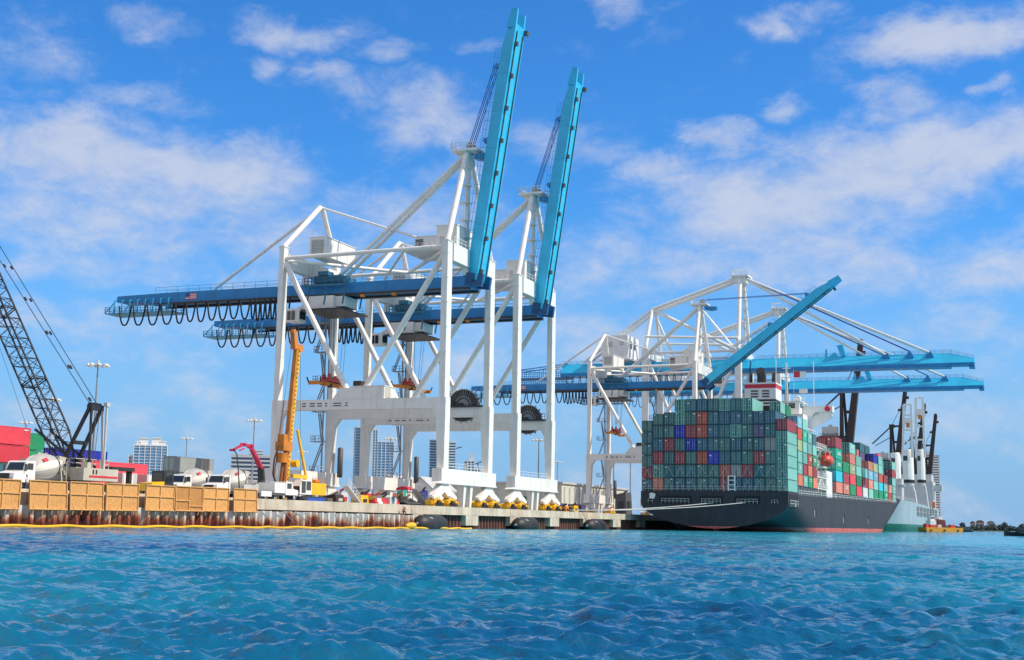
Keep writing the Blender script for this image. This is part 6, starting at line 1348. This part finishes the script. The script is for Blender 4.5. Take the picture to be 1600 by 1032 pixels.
clutter('site_toilet', -101, 206, 1.3, 1.3, 2.9, mat('turquoise_plastic', (.03, .40, .34), .5), 'turquoise cabin under the second crane', 'cabin', WHITE2)
clutter('site_cabin', -98, 208, 1.4, 1.4, 3.0, mat('navy_cabin_paint', (.02, .04, .28), .5), 'dark blue cabin under the second crane', 'cabin', GREYD)
clutter('forklift', -95.5, 262, 2.2, 3.4, 2.6, ORANGE, 'orange machine on the quay by the crane bogies left of the ship stern', 'forklift', DARK)
clutter('work_float', -86.1, 276, 1.4, 3.0, 1.0, YELLOW, 'small yellow float on the quay edge under the ship stern ropes', 'float', ORANGE)
clutter('straddle_frame', -96, 318, 3.0, 5, 5.6, GREYD, 'dark machine with wheels on the quay by the ship stern', 'machine', DARK)
for (nm, x, y, w, l, h, m, lb, cat, m2) in (
    ('pallet_stack', -94.5, 170.0, 2.4, 2.4, 1.3, BROWN, 'brown pallet stack behind the first red barriers', 'pallets', BEIGE),
    ('tool_container', -99.0, 172.0, 2.6, 3.2, 2.4, WHITE2, 'small white tool container behind the drill rig engine house', 'tool box', GREYD),
    ('hydraulic_unit', -98.0, 178.5, 2.0, 2.0, 1.9, GREYW, 'grey hydraulic unit left of the yellow compressor', 'machine', RUSTRED),
    ('welding_cart', -91.0, 179.5, 1.2, 1.8, 1.2, YELLOW, 'low yellow cart near the quay edge left of the black hose heap', 'cart', DARK),
    ('fuel_tank', -94.2, 193.5, 1.6, 2.2, 1.4, WHITE2, 'white tank lying left of the near crane bogies', 'tank', YELLOW),
    ('pipe_rack', -91.5, 203.0, 1.4, 3.0, 1.2, ORANGE, 'orange pipe rack between the bogies of the nearest crane', 'rack', BROWN),
    ('spare_bogie', -95.0, 219.5, 1.6, 3.0, 1.5, YELLOW, 'yellow machine between the nearest and the second crane', 'machine', BROWN),
    ('cable_box', -92.5, 222.5, 1.4, 1.8, 1.0, RUSTRED, 'small dark red box between the two near cranes', 'box', STEEL),
    ('mooring_winch', -89.6, 256.5, 1.6, 2.4, 1.2, ORANGE, 'orange winch on the quay where the ship ropes end', 'winch', DARK),
    ('yellow_cart', -91.0, 266.0, 1.6, 2.6, 1.5, YELLOW, 'yellow cart on the quay past the rope winch', 'cart', BROWN)):
    clutter(nm, x, y, w, l, h, m, lb, cat, m2)
pv = thing('red_canopy', (-92.6, 199, ZD), 'small red canopy on the quay left of the near crane leg base', 'canopy')
k = MB(); k.prism([(-94.4, 191, 5.9), (-92.3, 191, 6.0), (-92.4, 191, 6.3), (-93.3, 191, 6.5), (-94.3, 191, 6.25)], (0, 2.2, 0)); k.build('roof', BR, pv)
k = MB()
for x in (-94.3, -92.4):
    for y in (191.2, 193): k.beam((x, y, ZD), (x, y, 5.95), .1, .1)
k.build('post', STEEL, pv)
# slanting access stair with boards beside the crane bogie
for x, y, lb in ((-95.5, 176.5, 'white slanted gangway propped under the near crane, by the yellow drill rig'), (-92, 192.5, 'white slanted gangway board left of the near crane waterside bogies')):
    t = thing('gangway', (x, y, ZD), lb, 'gangway'); k = MB(); k.beam((x, y, ZD + 2.8), (x, y + 4.2, ZD + .3), 1.0, .15, 0, (0, 0, 1)); k.rail((x + .5, y, ZD + 2.8), (x + .5, y + 4.2, ZD + .3), 1.0, 1.0, .03); k.build('ramp', WHITE2, t)
# ------------------------------------------------------------------ people
SKIN = mat('skin', (.36, .19, .12), .6, var=.03); HIVIS = mat('orange_hi_vis', (.80, .13, .04), .7); DENIM = mat('blue_denim', (.10, .22, .38), .8); SHIRT = mat('white_shirt', (.72, .72, .72), .8); TROUS = mat('dark_trousers', (.05, .055, .08), .8); HELM = mat('white_helmet', (.78, .78, .76), .35)
def person(x, y, z, yaw, label, shirt, trousers, helmet, pose):
    t = thing('person', (x, y, z), label, 'person'); t.rotation_euler = (0, 0, yaw); t['_o'] = [0, 0, 0]
    def skin(name, pts, edges, m, lv=1):
        me = bpy.data.meshes.new(name); me.from_pydata([p[:3] for p in pts], edges, []); me.materials.append(m)
        o = bpy.data.objects.new(name, me); C.objects.link(o); o.parent = t
        s = o.modifiers.new('skin', 'SKIN'); s.use_smooth_shade = True
        for v, p in zip(me.skin_vertices[0].data, pts): v.radius = (p[3], p[4] if len(p) > 4 else p[3])
        me.skin_vertices[0].data[0].use_root = True
        u = o.modifiers.new('sub', 'SUBSURF'); u.levels = lv; u.render_levels = lv; return o
    P = dict(pel=(0, 0, .95), wai=(0, 0, 1.08), che=(0, -.01, 1.30), nec=(0, 0, 1.47), hea=(0, -.02, 1.60), hed=(0, -.02, 1.72), hl=(.10, 0, .90), hr=(-.10, 0, .90), kl=(.11, -.02, .50), kr=(-.11, -.02, .50), al=(.12, .02, .09), ar=(-.12, .02, .09), tl=(.13, -.14, .04), tr=(-.13, -.14, .04),
             sl=(.19, 0, 1.42), sr=(-.19, 0, 1.42), el=(.25, .02, 1.14), er=(-.25, .02, 1.14), wl=(.26, -.10, .90), wr=(-.26, -.10, .90), fl=(.26, -.13, .80), fr=(-.26, -.13, .80))
    P.update(pose)
    names = list(P); rad = dict(pel=(.14, .11), wai=(.13, .10), che=(.16, .11), nec=(.055, .06), hea=(.075, .09), hed=(.07, .08), hl=(.085,), hr=(.085,), kl=(.058,), kr=(.058,), al=(.042,), ar=(.042,), tl=(.04,), tr=(.04,), sl=(.06,), sr=(.06,), el=(.042,), er=(.042,), wl=(.03,), wr=(.03,), fl=(.035, .02), fr=(.035, .02))
    E = [('pel', 'wai'), ('wai', 'che'), ('che', 'nec'), ('nec', 'hea'), ('hea', 'hed'), ('pel', 'hl'), ('hl', 'kl'), ('kl', 'al'), ('al', 'tl'), ('pel', 'hr'), ('hr', 'kr'), ('kr', 'ar'), ('ar', 'tr'), ('che', 'sl'), ('sl', 'el'), ('el', 'wl'), ('wl', 'fl'), ('che', 'sr'), ('sr', 'er'), ('er', 'wr'), ('wr', 'fr')]
    skin('body', [(*P[n], *rad[n]) for n in names], [(names.index(a), names.index(b)) for a, b in E], SKIN)
    def sub(name, ns, es, g, m): skin(name, [(*P[n], *[r + g for r in rad[n]]) for n in ns], [(ns.index(a), ns.index(b)) for a, b in es], m)
    sub('shirt', ['wai', 'pel', 'che', 'sl', 'el', 'sr', 'er'], [('wai', 'pel'), ('wai', 'che'), ('che', 'sl'), ('sl', 'el'), ('che', 'sr'), ('sr', 'er')], .022, shirt)
    sub('trousers', ['pel', 'hl', 'kl', 'al', 'hr', 'kr', 'ar'], [('pel', 'hl'), ('hl', 'kl'), ('kl', 'al'), ('pel', 'hr'), ('hr', 'kr'), ('kr', 'ar')], .018, trousers)
    h = P['hed']; k = MB(); k.lathe([(0, .17), (.02, .125), (.08, .115), (.13, .07), (.145, .02)], (h[0], h[1], h[2] - .02), (0, 0, 1), 12); k.build('helmet', helmet, t)
    for s in (-1, 1):
        f = P['fl' if s > 0 else 'fr']; k = MB()
        for q in range(4): k.tube((f[0] + (q - 1.5) * .018, f[1], f[2]), (f[0] + (q - 1.5) * .019, f[1] - .03, f[2] - .075 + abs(q - 1.3) * .008), .009, 5, .007)
        k.tube((f[0] - s * .035, f[1] - .01, f[2] + .04), (f[0] - s * .06, f[1] - .05, f[2] - .01), .010, 5, .008); k.build('fingers', SKIN, t)
    return t
person(-86.0, 98.4, 3.0, R(120), 'person in white shirt, dark trousers and white helmet standing in the gap between plywood panels', SHIRT, TROUS, HELM, dict(wl=(.12, -.24, 1.08), fl=(.05, -.30, 1.10), el=(.27, -.02, 1.16)))
person(-85.75, 172.9, ZD + .1, R(80), 'person in orange vest and blue jeans bending on the quay edge by black hoses', HIVIS, DENIM, HELM, dict(che=(0, -.18, 1.24), nec=(0, -.27, 1.37), hea=(0, -.33, 1.47), hed=(0, -.36, 1.58), sl=(.19, -.2, 1.34), sr=(-.19, -.2, 1.34), el=(.24, -.38, 1.10), er=(-.24, -.38, 1.10), wl=(.2, -.55, .92), wr=(-.2, -.55, .92), fl=(.19, -.62, .84), fr=(-.19, -.62, .84)))
person(-84.9, 174.5, 1.95, R(60), 'person in orange vest kneeling low on top of the sheet piles at their far end', HIVIS, TROUS, HELM, dict(pel=(0, 0, .50), wai=(0, -.04, .62), che=(0, -.12, .84), nec=(0, -.17, 1.0), hea=(0, -.2, 1.12), hed=(0, -.2, 1.23), hl=(.10, 0, .46), hr=(-.10, 0, .46), kl=(.13, -.38, .42), kr=(-.12, -.22, .08), al=(.13, -.34, .08), ar=(-.12, .2, .06), tl=(.13, -.47, .04), tr=(-.12, .32, .05), sl=(.19, -.12, .96), sr=(-.19, -.12, .96), el=(.25, -.3, .76), er=(-.25, -.3, .76), wl=(.22, -.5, .64), wr=(-.22, -.5, .64), fl=(.2, -.57, .58), fr=(-.2, -.57, .58)))
# ------------------------------------------------------------------ clean-up of builder notes
for o in bpy.data.objects:
    if '_o' in o: del o['_o']
